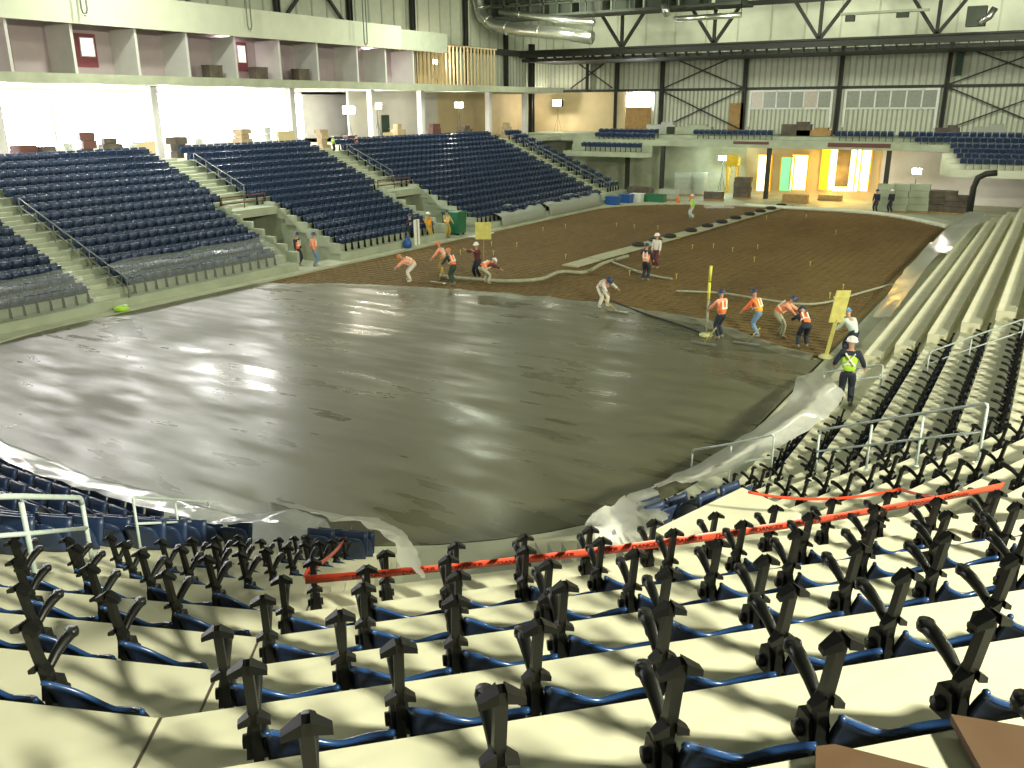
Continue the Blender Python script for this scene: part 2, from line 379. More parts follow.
person((-13.75, 22.75, 0), 30, 'person in orange vest right of a pair at the stand tunnel mouth', 3, 0, .11, 0, hang, 'hivpink', 'hivis', 'jeans', 'hatnavy')
person(P0(410, 281), 215, 'person bent double in faded orange vest and white trousers at the left', 68, .08, .26, .04, ((50, 8, 0), (50, 8, 0)), 'hivpink', 'hivpink', 'whitecloth', 'hatorange', 'bootwhite', .9)
person(P0(444, 277), 200, 'person in orange hard hat and ochre waterproof trousers behind the leaning worker', 22, 0, .13, .05, reach, 'hivpink', 'hivpink', 'ochre', 'hatorange')
person(P0(454, 285), 170, 'person in bright orange vest and dark green trousers leaning left', 30, .02, .13, .1, reach, 'dkgreen', 'hivis', 'dkgreen', 'hatorange', headup=.5)
person(P0(478, 279), 260, 'person in white hard hat and dark red top under the yellow board', 8, 0, .12, .04, ((80, 10, 40), (80, 10, 40)), 'darkred', None, 'dknavy', 'hatwhite')
person(P0(486, 284), 60, 'person stooping in orange vest and pale trousers in front of the red top', 72, .12, .13, .03, ((60, 5, 0), (60, 5, 0)), 'darkred', 'hivis', 'khaki', 'hatwhite', headup=.9)
person((-14.0, 32.9, 0), 0, 'person in long ochre waterproof coat at the far tunnel mouth', 3, 0, .1, 0, hang, 'ochre', 'amber', 'ochre', 'hatwhite', band='amber')
person((-13.75, 34.5, 0), -20, 'person in amber vest and yellow trousers beside the green bin', 4, 0, .11, 0, rake, 'ochre', 'amber', 'ochre', 'hatnavy')
person((-14.4, 31.6, 0), 10, 'person in dark clothes with a white patch left of the ochre coat', 3, 0, .1, 0, hang, 'dknavy', 'whitecloth', 'dknavy', 'hatnavy', band='dknavy')
person(P0(875, 213), 260, 'person in black by the wrapped panels, left of two far figures', 3, 0, .1, 0, hang, 'dknavy', None, 'dknavy', 'hatnavy')
person(P0(890, 213), 240, 'person in black with pale hat by wrapped panels, right of two', 4, 0, .1, .05, hang, 'dknavy', None, 'dknavy', 'hatwhite')

# ------------------------------------------------------------------ FLOOR AND SLAB
W2, LY, RC = 13.0, 61.5, 8.5
def rrect(off=0, n=12):
    pts = []
    for cx, cy, a0 in ((W2-RC, RC, -90), (W2-RC, LY-RC, 0), (-W2+RC, LY-RC, 90), (-W2+RC, RC, 180)):
        for k in range(n+1):
            a = radians(a0+90*k/n); pts.append((cx+(RC+off)*cos(a), cy+(RC+off)*sin(a)))
    return pts
def inrink(x, y, off=0):
    qx = abs(x)-(W2-RC); qy = abs(y-LY/2)-(LY/2-RC)
    return hypot(max(qx, 0), max(qy, 0))+min(max(qx, qy), 0)-RC < off
BND = [(-13.2, 17.7), (-11.7, 18.3), (-8.4, 20.0), (-4.5, 21.2), (-.6, 21.8), (3.1, 22.1), (7.7, 21.5), (10.7, 19.4), (13.2, 18.2)]
def bnd(x):
    for (a, b), (c, d) in zip(BND, BND[1:]):
        if a <= x <= c: return b+(d-b)*(x-a)/(c-a)+.25*smooth_noise((x, 0, 0), .9)+.12*smooth_noise((x, 3, 0), 3)
    return 18
def poly_slab(name, pts, z0, z1, m):
    bm = bmesh.new(); top = [bm.verts.new((x, y, z1)) for x, y in pts]; bot = [bm.verts.new((x, y, z0)) for x, y in pts]
    bm.faces.new(top); bm.faces.new(bot[::-1])
    for i in range(len(pts)):
        j = (i+1) % len(pts); bm.faces.new((bot[i], bot[j], top[j], top[i]))
    bmesh.ops.triangulate(bm, faces=[f for f in bm.faces if len(f.verts) > 4]); bmesh.ops.recalc_face_normals(bm, faces=bm.faces)
    me = bpy.data.meshes.new(name); bm.to_mesh(me); bm.free(); me.materials.append(m)
    o = bpy.data.objects.new(name, me); COL.objects.link(o); return o
def ring_slab(name, p_in, p_out, z0, z1, m):
    b = MB(); n = len(p_in)
    b.v = [(x, y, z1) for x, y in p_in]+[(x, y, z1) for x, y in p_out]+[(x, y, z0) for x, y in p_in]+[(x, y, z0) for x, y in p_out]
    for i in range(n):
        j = (i+1) % n
        for f in ((i, n+i, n+j, j), (i, j, 2*n+j, 2*n+i), (n+i, 3*n+i, 3*n+j, n+j)): b.f.append(f); b.m.append(0); b.sm.append(False)
    return b.build(name, m)
b = MB(); b.bb((-40, -14, -.5), (34, 84, -.14)); struct(b.build('floor', M['concfloor']))
# rink bed (brown), wet slab, perimeter kerb
struct(poly_slab('rebar_bed', rrect(-.02), -.13, -.07, M['bed']))
pts = [p for p in rrect(-.08, 16) if p[1] < bnd(p[0]) - .3]
bp = [(W2-.08-(2*W2-.16)*k/90.0, 0) for k in range(91)]; bp = [(x, bnd(x)) for x, _ in bp]
right = [p for p in pts if p[0] > 0]; left = [p for p in pts if p[0] <= 0]
struct(poly_slab('wet_concrete_slab', right+bp+left, -.06, 0, M['wet']))
struct(ring_slab('perimeter_walkway', rrect(.02), rrect(1.6), -.13, .03, M['conc']))
# ridge of freshly dumped concrete along the pour's leading edge
b = MB(); rows = []
for i in range(0, 150):
    x = -12.6+i*25.2/149; row = []
    for j in range(-4, 5):
        y = bnd(x)+j*.11+.1*smooth_noise((x, 9, 0), 1.4); hgt = .05*(1-(j/4)**2)*(1+.9*smooth_noise((x, j*.2, 5), 2.5))
        row.append((x, y, .0+max(hgt, -.02)))
    rows.append(row)
b.grid(rows); o = tag(b.build('concrete_ridge', mat('lumpy_fresh_concrete', (.17, .17, .12), .45, 0, .2, 4, .3)), 'ragged leading edge of grey fresh concrete across the rink', 'concrete'); o['kind'] = 'stuff'
# reinforcement mesh
b = MB()
x = -12.8
while x < 12.8:
    ys = [y/4 for y in range(int(4*(bnd(x)+.3)), int(4*LY)) if inrink(x, y/4, -.15)]
    if ys: b.bb((x-.012, min(ys), -.07), (x+.012, max(ys), -.045))
    x += .42
y = 18.5
while y < LY:
    xs = [q/4 for q in range(-52, 53) if inrink(q/4, y, -.15) and y > bnd(max(-13, min(13, q/4)))+.3]
    if xs:
        run = [xs[0]]
        for q in xs[1:]:
            if q-run[-1] > .3: b.bb((run[0], y-.012, -.045), (run[-1], y+.012, -.02)); run = [q]
            run.append(q) if q != run[-1] else None
        b.bb((run[0], y-.012, -.045), (run[-1], y+.012, -.02))
    y += .42
o = tag(b.build('rebar_mesh', M['rust']), 'rusty reinforcing mesh laid over the unpoured far floor', 'rebar'); o['kind'] = 'stuff'
# small pale rebar chairs / survey pins
k = 0
for i in range(26):
    x = random.uniform(-11, 11.5); y = random.uniform(27, 58)
    if abs(x+.9) < 1.4: continue
    b = MB(); b.tube([(0, 0, -.05), (0, 0, .18)], .018, 6); b.box((0, 0, .2), (.07, .07, .05)); o = b.build('marker_pin', M['ywood']); o.location = (x, y, 0)
    tag(o, 'pale capped pin standing up from the brown rebar bed', 'pin', 'pins dotted over the rebar bed')
# plank walkway with rubber rings, from the far end to the pour
WA, WB = Vector((-.25, 64, 0)), Vector((-2.3, 29.5, 0))
t = thing('plank_walkway', WB, 'pale raised plank walkway running up the middle of the rebar bed', 'walkway')
b = MB(); d = (WA-WB); n = d.normalized(); s_ = n.cross(Vector((0, 0, 1)))
for k in range(14):
    a = WB+d*(k/14)+n*.03; e = WB+d*((k+1)/14)-n*.03
    b.beam(a-WB+Vector((0, 0, .02+.015*(k % 2))), e-WB+Vector((0, 0, .02+.015*(k % 2))), .95, .06)
b.build('planks', mat('grey_plank', (.40, .40, .27), .7, 0, .15, 3), t)
b = MB()
for k in range(15): b.beam(d*(k/14.0)-s_*.5+Vector((0, 0, -.03)), d*(k/14.0)+s_*.5+Vector((0, 0, -.03)), .1, .06)
b.build('bearers', M['wood'], t)
rp = [onZ(u, v, .06) for u, v in ((678, 238), (698, 232), (710, 227), (724, 223), (736, 219), (749, 215), (759, 212), (769, 209), (778, 206), (664, 242), (650, 247))]
rp = sorted(rp, key=lambda q: q.y)
for i, q in enumerate(rp):
    f = (q.y-WB.y)/(WA.y-WB.y); c = WB+d*f
    b = MB()
    prof = [(.26+.12*cos(2*pi*j/8), .11+.10*sin(2*pi*j/8)) for j in range(9)]
    vs = []; nn = 18
    for r_, z_ in prof[:-1]: vs += [(r_*1.1*cos(2*pi*j/nn), r_*1.1*sin(2*pi*j/nn), z_) for j in range(nn)]
    b.add(vs, [(a*nn+j, a*nn+(j+1) % nn, ((a+1) % 8)*nn+(j+1) % nn, ((a+1) % 8)*nn+j) for a in range(8) for j in range(nn)], True)
    o = b.build('rubber_ring', M['rubber']); o.location = (c.x, c.y, .05)
    tag(o, 'black rubber ring on the plank walkway, %s from the pour end' % ordn(i+1), 'ring', 'rubber rings along the plank walkway')
# hoses and ropes
def hose(pts, r, m, label, name='hose', cat='hose'):
    P = [Vector(p) for p in pts]; out = []
    for i in range(len(P)-1):
        for k in range(8):
            f = k/8; p0 = P[max(i-1, 0)]; p1 = P[i]; p2 = P[i+1]; p3 = P[min(i+2, len(P)-1)]
            out.append(.5*((2*p1)+(p2-p0)*f+(2*p0-5*p1+4*p2-p3)*f*f+(3*p1-p0-3*p2+p3)*f**3))
    out.append(P[-1]); b = MB(); b.tube(out, r, 8); return tag(b.build(name, m), label, cat)
hose([onZ(u, v, .1) for u, v in ((628, 256), (604, 263), (585, 272), (560, 272), (540, 279), (505, 281), (470, 279), (440, 276))], .09, M['hose'], 'grey pump hose curving left from the walkway toward the bent workers')
hose([onZ(u, v, .08) for u, v in ((612, 262), (640, 272), (660, 277), (672, 279))], .06, M['hose'], 'short grey hose end lying beside the worker seen from behind')
hose([onZ(u, v, .15) for u, v in ((676, 291), (720, 293), (760, 299), (800, 304), (828, 302), (860, 293), (892, 284))], .05, M['hose'], 'pale cable pulled across the rink behind the four stooping workers', 'cable', 'cable')
hose([onZ(u, v, .05) for u, v in ((610, 300), (640, 312), (680, 325), (704, 334))], .04, M['rubber'], 'black drag line trailing from the centre worker to the yellow pole', 'drag_line', 'rope')
# float pole and paddle post
def float_pole(u, v, vt, name, label, board):
    p = onZ(u, v, 0); t = thing(name, p, label, 'tool')
    b = MB(); b.lathe([(.24, 0), (.26, .04), (.22, .09), (.05, .13)], n=18); b.build('base', mat(name+'_base', (.55, .55, .28), .6), t)
    if not board:
        b = MB(); b.tube([(0, 0, .1), (.0, 0, 1.35)], .045, 8); b.build('lower_pole', M['hose'], t)
        b = MB(); b.tube([(0, 0, 1.35), (.0, 0, 1.95)], .055, 8); b.tube([(0, 0, 2.0), (.02, 0, 2.55)], .055, 8); b.build('upper_pole', M['yellow'] if 0 else mat('bright_yellow_pole', (.72, .68, .08), .5), t)
    else:
        r = Vector((.33, .25, 0))*.62
        b = MB(); b.beam((0, 0, .1), r*.8+Vector((0, 0, 1.3)), .12, .05); b.build('post', M['ywood'], t)
        b = MB(); a = r*.8+Vector((0, 0, 1.2)); e = r*1.3+Vector((0, 0, 2.25))
        R = Matrix((Vector((.85, .53, 0)), Vector((-.53, .85, 0)), Vector((.12, .08, 1)))).transposed()
        b.box((a+e)/2, (.46, .05, 1.05), R); b.build('board', M['ywood'], t)
        b = MB()
        for f in (-.3, .3): b.box((a+e)/2+Vector((0, 0, f)), (.47, .07, .05), R)
        b.build('batten', M['ywood'], t)
    return t
float_pole(706, 336, 265, 'float_pole', 'tall yellow pole on a round pale base standing on wet concrete', False)
float_pole(826, 358, 290, 'paddle_post', 'yellow timber board on a leaning post with round base at the slab edge', True)
q = onZ(481, 281, 0); t = thing('sign_board', q+Vector((.0, .25, 0)), 'square yellow board raised on a stick above the dark red worker', 'board')
b = MB(); b.box((0, 0, 2.35), (.75, .05, .8), Matrix.Rotation(radians(30), 3, 'Z')); b.build('board', M['ywood'], t)
b = MB(); b.tube([(0, 0, 0), (0, .03, 2.3)], .025, 6); b.build('stick', M['wood'], t)
for (u, v, du, lab) in ((443, 279, -5, 'long handled yellow rake held by the ochre trousered worker'), (600, 308, 18, 'long handled float pushed by the stooping centre worker'), (716, 340, -12, 'short screed at the feet of the pole worker'), (760, 340, -14, 'screed board pushed by the blue jeans worker')):
    a = onZ(u, v-12, .9); e = onZ(u+du, v+4, .03); t = thing('screed', e, lab, 'tool')
    b = MB(); b.tube([(0, 0, .03), a-e], .02, 6); b.build('handle', M['ywood'], t)
    b = MB(); b.box((0, 0, .02), (.9, .14, .05)); b.build('blade', M['duct'], t)

# ------------------------------------------------------------------ NEAR / RIGHT TERRACE (five straight facets round the corner)
CC = Vector((4.5, 8.5)); R0, TR, Z0, HR = 9.35, .78, 1.05, .328
NK = 22; TUN = 9
ak = lambda k: R0+TR*k
zk = lambda k: 4.0+HR*(k-9) if k >= 9 else .40+.40*k
zpl = lambda a: zk((a-R0)/TR)
def KK(az, a): return CC+Vector((cos(radians(az)), sin(radians(az))))*(a/cos(radians(11.25)))
def SEG(nz, a, t):
    n = radians(nz); return CC+Vector((cos(n), sin(n)))*a+Vector((-sin(n), cos(n)))*t
TR_R = -2.2      # lateral offset of the tunnel's right wall is measured on the 45 degree facet
def tunR(a): return SEG(-45, a, min(.35, a*tan(radians(11.25))-.05))
def plane(u, v, dz=0):
    d = ray(u, v); t = .5
    while t < 90:
        P = CAM+d*t; q = P.xy-CC
        ap = max(q.x*cos(radians(n))+q.y*sin(radians(n)) for n in (-90, -67.5, -45, -22.5, 0))
        if P.z <= zpl(ap)+dz: return P
        t += .02
    return P
YE = 52.0
def terrace(b, paths):
    for k in range(NK):
        for P in paths:
            A = P(ak(k), k); B = P(ak(k+1), k)
            if not A: continue
            z = zk(k); zb = zk(k-1) if k else -.14
            n = len(A)
            vs = [(p.x, p.y, zb) for p in A]+[(p.x, p.y, z) for p in A]+[(p.x, p.y, z) for p in B]
            fs = [(i, i+1, n+i+1, n+i) for i in range(n-1)]+[(n+i, n+i+1, 2*n+i+1, 2*n+i) for i in range(n-1)]
            b.add(vs, fs)
pl = lambda a, k: [Vector((-24, 8.5-a)), KK(-78.75, a), KK(-56.25, a)]
pr = lambda a, k: ([tunR(a)] if k < TUN else [KK(-56.25, a)])+[KK(-33.75, a), KK(-11.25, a), Vector((4.5+a, YE))]
b = MB(); terrace(b, [pl, pr])
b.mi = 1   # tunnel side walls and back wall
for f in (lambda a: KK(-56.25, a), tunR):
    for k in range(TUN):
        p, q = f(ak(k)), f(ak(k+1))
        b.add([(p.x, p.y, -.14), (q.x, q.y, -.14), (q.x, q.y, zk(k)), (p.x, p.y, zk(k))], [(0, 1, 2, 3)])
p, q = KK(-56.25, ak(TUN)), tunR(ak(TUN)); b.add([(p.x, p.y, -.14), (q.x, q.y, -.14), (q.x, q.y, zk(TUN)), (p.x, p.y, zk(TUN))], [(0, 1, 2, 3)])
struct(b.build('near_terrace', [M['tread'], M['conc']]))
# dark joints between facets
b = MB()
for k in range(9, 17):
    p, q = KK(-56.25, ak(k)), KK(-56.25, ak(k+1)); b.beam((p.x, p.y, zk(k)+.001), (q.x, q.y, zk(k)+.001), .012, .006)
struct(b.build('trim_1', M['clutter']))
# raised bare bench units on the right stand beyond the stair
for k in range(1, 13):
    x0 = 4.5+ak(k); b = MB(); y0 = 15.6+.10*k
    b.bb((x0-.02, y0, zk(k)), (x0+.44, 47.5, zk(k)+.28))
    for yy in range(20, 47, 9): b.bb((x0-.03, yy, zk(k)), (x0+.445, yy+.02, zk(k)+.282))
    o = b.build('bench_unit', M['tread'])
    tag(o, 'long bare concrete bench unit on the right stand, %s from the rink' % ordn(k), 'bench', 'bare bench units of the right stand')
# --- seat frames without backrests
def frame_parts():
    P = {}
    b = MB()                                                   # stanchion, side profile y forward, extruded across x
    b.box((0, .01, .008), (.11, .20, .016))
    prof = [(-.035, .016), (.04, .016), (.032, .30), (.022, .43), (-.008, .50), (-.05, .725), (-.086, .72), (-.048, .50), (-.03, .41), (-.025, .30)]
    b.prism(prof, -.019, .019)
    for s in (-1, 1):                                          # bracket wings: top and middle
        for (y, z, w) in ((-.072, .712, .07), (-.03, .465, .06)):
            b.add([(s*.012, y-.028, z-.022), (s*.012, y+.028, z-.01), (s*.012, y+.028, z+.018), (s*.012, y-.028, z+.018), (s*w, y-.018, z-.04), (s*w, y+.014, z-.035), (s*w, y+.014, z-.018), (s*w, y-.018, z-.018)],
                  [(0, 1, 2, 3), (7, 6, 5, 4), (0, 4, 5, 1), (1, 5, 6, 2), (2, 6, 7, 3), (3, 7, 4, 0)])
    P['stanchion'] = b.mesh('stanchion', M['black'])
    b = MB(); b.tube([(0, -.01, .40), (0, .025, .43), (0, .075, .465), (0, .14, .492), (0, .20, .505)], [.018, .021, .025, .029, .030], 8)
    b.lathe([(.030, -.02), (.033, 0), (.030, .02)], (0, .20, .505), 10)
    P['armrest'] = b.mesh('armrest', M['black'])
    b = MB(); b.box((0, .03, .31), (.09, .09, .11), taper=.8); b.lathe([(.028, -.058), (.032, 0), (.028, .058)], (0, .04, .30), 10, Matrix.Rotation(pi/2, 3, 'Y'))
    P['hinge'] = b.mesh('hinge', M['black'])
    b = MB(); rows = []
    for i in range(9):
        v = i/8; row = []
        for j in range(21):
            s = -1+2*j/20
            top = .225+.19*(max(0, .15-s)/1.15)**1.6+.075*(max(0, s-.15)/.85)**1.6
            z = .10+(top-.10)*v
            y = .075-.08*abs(s)**3+.03*sin(pi*v)-.03*v-.03*max(0, -s)**2*v
            row.append((.2725+s*.24, y, z))
        rows.append(row)
    b.shell(rows, .024)
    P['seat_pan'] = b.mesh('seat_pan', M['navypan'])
    b = MB(); lip = rows[-1]; b.tube([(p[0], p[1]-.012, p[2]) for p in lip], .013, 8)  # tube along the lip carries the painted sheen
    P['pan_rim'] = b.mesh('pan_rim', M['lipsheen'])
    return P
FP = frame_parts()
def frame_proto(nm, keys):
    r = empty(nm, (0, 0, -50))
    for k in keys:
        o = bpy.data.objects.new(k, FP[k]); COL.objects.link(o); o.parent = r
        if k == 'seat_pan': q = bpy.data.objects.new('pan_rim', FP['pan_rim']); COL.objects.link(q); q.parent = o  # pan_rim is the tube that carries the painted lip sheen
    return r
slots = []     # (distance, pos, rot, k, kind)
PITCH_S = .545
PH = {14: -2.63, 13: -2.31, 12: -1.42, 11: -1.28, 10: -2.31, 9: -2.13}
def slot(nz, k, t, kind):
    a = ak(k)+.66; p = SEG(nz, a, t); P = Vector((p.x, p.y, zk(k)))
    q = p-CC; az = math.degrees(atan2(q.y, q.x))
    if k in (2, 3, 4, 5, 6, 7, 8) and -47 < az < -30.5: return
    if inview(P+Vector((0, 0, .4)), 60): slots.append([(P-CAM).length, P, radians(nz+90), k, kind, nz])
for k in range(0, 18):
    a = ak(k)+.66; h = a*tan(radians(11.25))
    # 45 degree facet
    lo = -h+.12; hi = h-.5
    t0 = PH.get(k, lo+.1); t0 -= floor((t0-lo)/PITCH_S)*PITCH_S; t = t0
    while t < hi:
        if k >= TUN or t > 1.35: slot(-45, k, t, 'bare' if k == 9 else 'frame')
        t += PITCH_S
    # -67.5 facet: frames right of the stair, finished seats left of it low down
    t = h-.62
    while t > -h+.05:
        if k >= 8 or t > .75: slot(-67.5, k, t, 'full' if k <= 1 else 'frame')
        elif t < -.75: slot(-67.5, k, t, 'full')
        t -= PITCH_S
    t = h-.6
    while t > -16:
        slot(-90, k, t, 'frame' if k >= 8 else 'full'); t -= PITCH_S
    t = -h+.15
    while t < h-.4:
        if not (-.35 < t < .65 and k < 9):
            slot(-22.5, k, t, 'full' if (k < 3 and t < -1.0) else 'frame')
        t += PITCH_S
    t = -h+.15
    while t < 6.1:
        if k >= 2 or t < 1.0: slot(0, k, t, 'frame')
        t += PITCH_S
fr = sorted([s for s in slots if s[4] != 'full'], key=lambda s: s[0])
ind, rest = fr[:300], fr[300:]
# names by row and count
rowsd = {}
for s in ind:
    key = ('corner' if s[3] >= 9 else ('left' if s[5] < -50 else 'right'), s[3]); rowsd.setdefault(key, []).append(s)
proto = frame_proto('arena_chair', ['stanchion', 'armrest', 'hinge', 'seat_pan']); bare = frame_proto('arena_chair', ['stanchion', 'armrest', 'hinge'])
used = {'frame': False, 'bare': False}
for (side, k), L in sorted(rowsd.items()):
    L.sort(key=lambda s: proj(s[1])[0])
    for i, s in enumerate(L):
        src = proto if s[4] == 'frame' else bare
        o = copy_tree(src) if used[s[4]] else src
        used[s[4]] = True
        o.location = s[1]; o.rotation_euler = (0, 0, s[2]+random.uniform(-.05, .05))
        if side == 'corner':
            lab = ('black seat frame with raised navy pan' if s[4] == 'frame' else 'bare black seat post without pan')+', %s from left, %s row above the tunnel' % (ordn(i+1), ordn(k-8))
        elif side == 'left':
            lab = 'backless black seat frame left of the tunnel, %s from left, row %d up' % (ordn(i+1), k+1)
        else:
            lab = 'backless black seat frame in the right rows, %s from left, row %d up' % (ordn(i+1), k+1)
        tag(o, lab, 'seat', 'seat frames without backrests')
if rest:
    b = MB()
    for s in rest:
        T = Matrix.Translation(s[1]) @ Matrix.Rotation(s[2], 4, 'Z')
        for nm in ('stanchion', 'armrest', 'seat_pan'):
            me = FP[nm]; b.mi = 1 if nm == 'seat_pan' else 0
            b.add([T @ v.co for v in me.vertices], [tuple(p.vertices) for p in me.polygons])
    o = tag(b.build('arena_chair_rows', [M['black'], M['navy']]), 'remaining rows of backless black seat frames far along the right stand', 'seats'); o['kind'] = 'stuff'
# --- finished navy seats
def full_parts():
    P = {}
    b = MB(); rows = []
    for i in range(6):
        v = i/5; row = []
        for j in range(9):
            s = -1+2*j/8; w = .225-.03*max(0, v-.7)/.3*abs(s)
            row.append((s*w, -.12-.16*v+.035*(1-s*s)*-1+.02*sin(pi*v), .40+.44*v-.03*(abs(s)**4)*(v > .9)))
        rows.append(row)
    b.shell(rows, .03); P['backrest'] = b.mesh('backrest', M['navyfar'])
    b = MB(); rows = []
    for i in range(5):
        v = i/4; row = [(-.215+.43*j/6, -.03+.10*(v)-.015*(1-(2*j/6-1)**2), .40+.36*v) for j in range(7)]
        rows.append(row)
    b.shell(rows, .05); P['seat_pan'] = b.mesh('seat_pan', M['navyfar'])
    b = MB(); b.prism([(-.12, 0), (.06, 0), (.03, .05), (-.02, .36), (.02, .44), (-.05, .44), (-.10, .30), (-.09, .05)], -.265, -.235)
    b.box((-.25, .03, .60), (.045, .24, .03)); b.box((-.25, -.08, .52), (.03, .05, .16))
    P['stanchion'] = b.mesh('stanchion', M['black'])
    return P
FU = full_parts()
nf = empty('stadium_seat', (0, 0, -50))
for k in FU:
    o = bpy.data.objects.new(k, FU[k]); COL.objects.link(o); o.parent = nf
lst = sorted([s for s in slots if s[4] == 'full'], key=lambda s: s[0]); first = True; rw = {}
for s in lst: rw.setdefault((s[5] < -50, s[3]), []).append(s)
for (lf, k), L in sorted(rw.items()):
    L.sort(key=lambda s: -proj(s[1])[0] if lf else proj(s[1])[0])
    for i, s in enumerate(L):
        o = nf if first else copy_tree(nf); first = False
        o.location = s[1]; o.rotation_euler = (0, 0, s[2])
        tag(o, ('finished navy seat left of the tunnel sheet, row %d up, %s from the right' if lf else 'finished navy seat beside the crumpled plastic, row %d up, %s from left') % (k+1, ordn(i+1)), 'seat', 'finished navy seats near the corner')
# --- landing block, brown boards, rails, tape, plastic
p1, p2, p3 = onZ(742, 488, 3.5), onZ(800, 514, 3.5), onZ(655, 530, 3.5); p4 = p2+(p3-p1)
t = thing('landing_block', (p1+p2+p3+p4)/4-Vector((0, 0, 1.2)), 'big pale flat topped landing block standing right of the tunnel behind the tape', 'block')
b = MB(); c = (p1+p2+p3+p4)/4
Q = [p-c for p in (p1, p3, p4, p2)]; b.add([q+Vector((0, 0, 0.2)) for q in Q]+[q+Vector((0, 0, 1.13)) for q in Q], [(3, 2, 1, 0), (0, 1, 5, 4), (1, 2, 6, 5), (2, 3, 7, 6), (3, 0, 4, 7), (4, 5, 6, 7)])
b.build('block', M['tread'], t)
b = MB(); b.add([q*1.02+Vector((0, 0, 1.13)) for q in Q]+[q*1.02+Vector((0, 0, 1.2)) for q in Q], [(3, 2, 1, 0), (0, 1, 5, 4), (1, 2, 6, 5), (2, 3, 7, 6), (3, 0, 4, 7), (4, 5, 6, 7)])
b.build('top_slab', M['tread'], t)
z15 = zk(15)
def board_on(name, px, z, th, m, label):
    b = MB(); P = [onZ(u, v, z) for u, v in px]; n = len(P); c = sum(P, Vector())/n
    b.add([p-c-Vector((0, 0, th)) for p in P]+[p-c for p in P], [tuple(range(n-1, -1, -1)), tuple(range(n, 2*n))]+[(i, (i+1) % n, n+(i+1) % n, n+i) for i in range(n)])
    o = b.build(name, m); o.location = c; return tag(o, label, 'board')
board_on('brown_board', ((951, 714), (1024, 726), (1100, 800), (1000, 830), (985, 775)), z15+.05, .03, M['brownboard'], 'dark brown board lying on the tread in the bottom right corner')
board_on('brown_strip', ((816, 746), (835, 744), (930, 768), (960, 800), (815, 800)), z15+.045, .03, M['brownboard'], 'narrow brown strip of board at the bottom edge, below the nearest pans')
def railing(name, posts, hgt, label, m='rail', r=.028):
    t = thing(name, posts[0], label, 'railing'); P = [Vector(p)-Vector(posts[0]) for p in posts]; up = Vector((0, 0, hgt))
    b = MB(); a, z = P[0], P[-1]; d1 = (P[1]-P[0]).normalized()*.07; d2 = (P[-1]-P[-2]).normalized()*.07
    b.tube([a+up-Vector((0, 0, .07))]+[a+up+d1*.3-Vector((0, 0, .02))]+[a+up+d1]+[p+up for p in P[1:-1]]+[z+up-d2]+[z+up-d2*.3-Vector((0, 0, .02))]+[z+up-Vector((0, 0, .07))], r, 8); b.build('top_rail', M[m], t)
    b = MB(); b.tube([p+up*.52 for p in P], r*.85, 8); b.build('mid_rail', M[m], t)
    for p in P:
        b = MB(); b.tube([p, p+up-Vector((0, 0, .06))], r*.9, 8); b.lathe([(r*2, 0), (r*2, .012), (r, .02)], p, 10); b.build('post', M[m], t)
    return t
def posted(bases, vtop):
    P = [plane(u, v, 0) for u, v in bases]; lo, hi = .2, 1.6
    for _ in range(40):
        m = (lo+hi)/2
        if proj(P[0]+Vector((0, 0, m)))[1] > vtop: lo = m
        else: hi = m
    return P, lo
for bs, vt, lab, rr in ((((690, 490), (728, 487), (770, 480)), 450, 'short pale railing above the crumpled plastic, left of the longer railing', .022),
        (((815, 474), (866, 470), (916, 466), (978, 462)), 430, 'long pale railing climbing the right hand stair towards the frame edge', .022),
        (((-30, 581), (35, 573), (92, 560)), 498, 'pale railing at the left frame edge beside finished navy seats', .026),
        (((141, 552), (181, 546), (213, 541)), 497, 'thin pale railing second from the left frame edge', .02),
        (((822, 394), (850, 392), (880, 389)), 372, 'low pale railing in front of the lime vested person', .022),
        (((926, 377), (968, 362), (1020, 345)), 352, 'thin pale railing across the dark seat rows at right edge', .018)):
    P, h = posted(bs, vt); railing('railing', P, h, lab, r=rr)
def tape(pts, w, label, text=True):
    t = thing('barrier_tape', pts[0], label, 'tape'); P = [Vector(p)-Vector(pts[0]) for p in pts]
    b = MB(); rows = []; N = 26
    for i in range(N*(len(P)-1)+1):
        s = min(i//N, len(P)-2); f = i/N-s; c = P[s].lerp(P[s+1], f)-Vector((0, 0, .10*4*f*(1-f)))
        d = (P[s+1]-P[s]).normalized(); tw = .3+.12*sin(i*.35)
        side = d.cross(Vector((0, 0, 1))).normalized(); upv = (Vector((0, 0, 1))*cos(tw)+side*sin(tw))
        rows.append([c-upv*w/2, c+upv*w/2])
    b.shell(rows, .003); b.build('ribbon', M['tape'], t)
    if text:
        cu = bpy.data.curves.new('lettering', 'FONT'); cu.body = 'DANGER'; cu.size = w*.72; cu.extrude = .001; cu.align_x = 'CENTER'; cu.align_y = 'CENTER'
        o = bpy.data.objects.new('lettering', cu); COL.objects.link(o)
        me = bpy.data.meshes.new_from_object(o.evaluated_get(bpy.context.evaluated_depsgraph_get())); bpy.data.objects.remove(o); bpy.data.curves.remove(cu)
        me.materials.clear(); me.materials.append(M['ink'])
        d = (P[1]-P[0]); L = d.length; dn = d.normalized(); n = dn.cross(Vector((0, 0, 1))).normalized(); upv = n.cross(dn)
        k = .45
        while k < L-.4:
            f = k/L; i = int(round(f*N)); c = P[0].lerp(P[1], f)-Vector((0, 0, .10*4*f*(1-f))); tw = .3+.12*sin(i*.35)
            uu = (upv*cos(tw)+n*sin(tw)); nn = dn.cross(uu)
            R = Matrix((dn, uu, nn)).transposed()
            b = MB()
            b.add([R @ Vector((v.co.x, v.co.y, v.co.z))+c+nn*.006 for v in me.vertices], [tuple(p.vertices) for p in me.polygons])
            k += .36
            b.build('lettering', M['ink'], t)
    return t
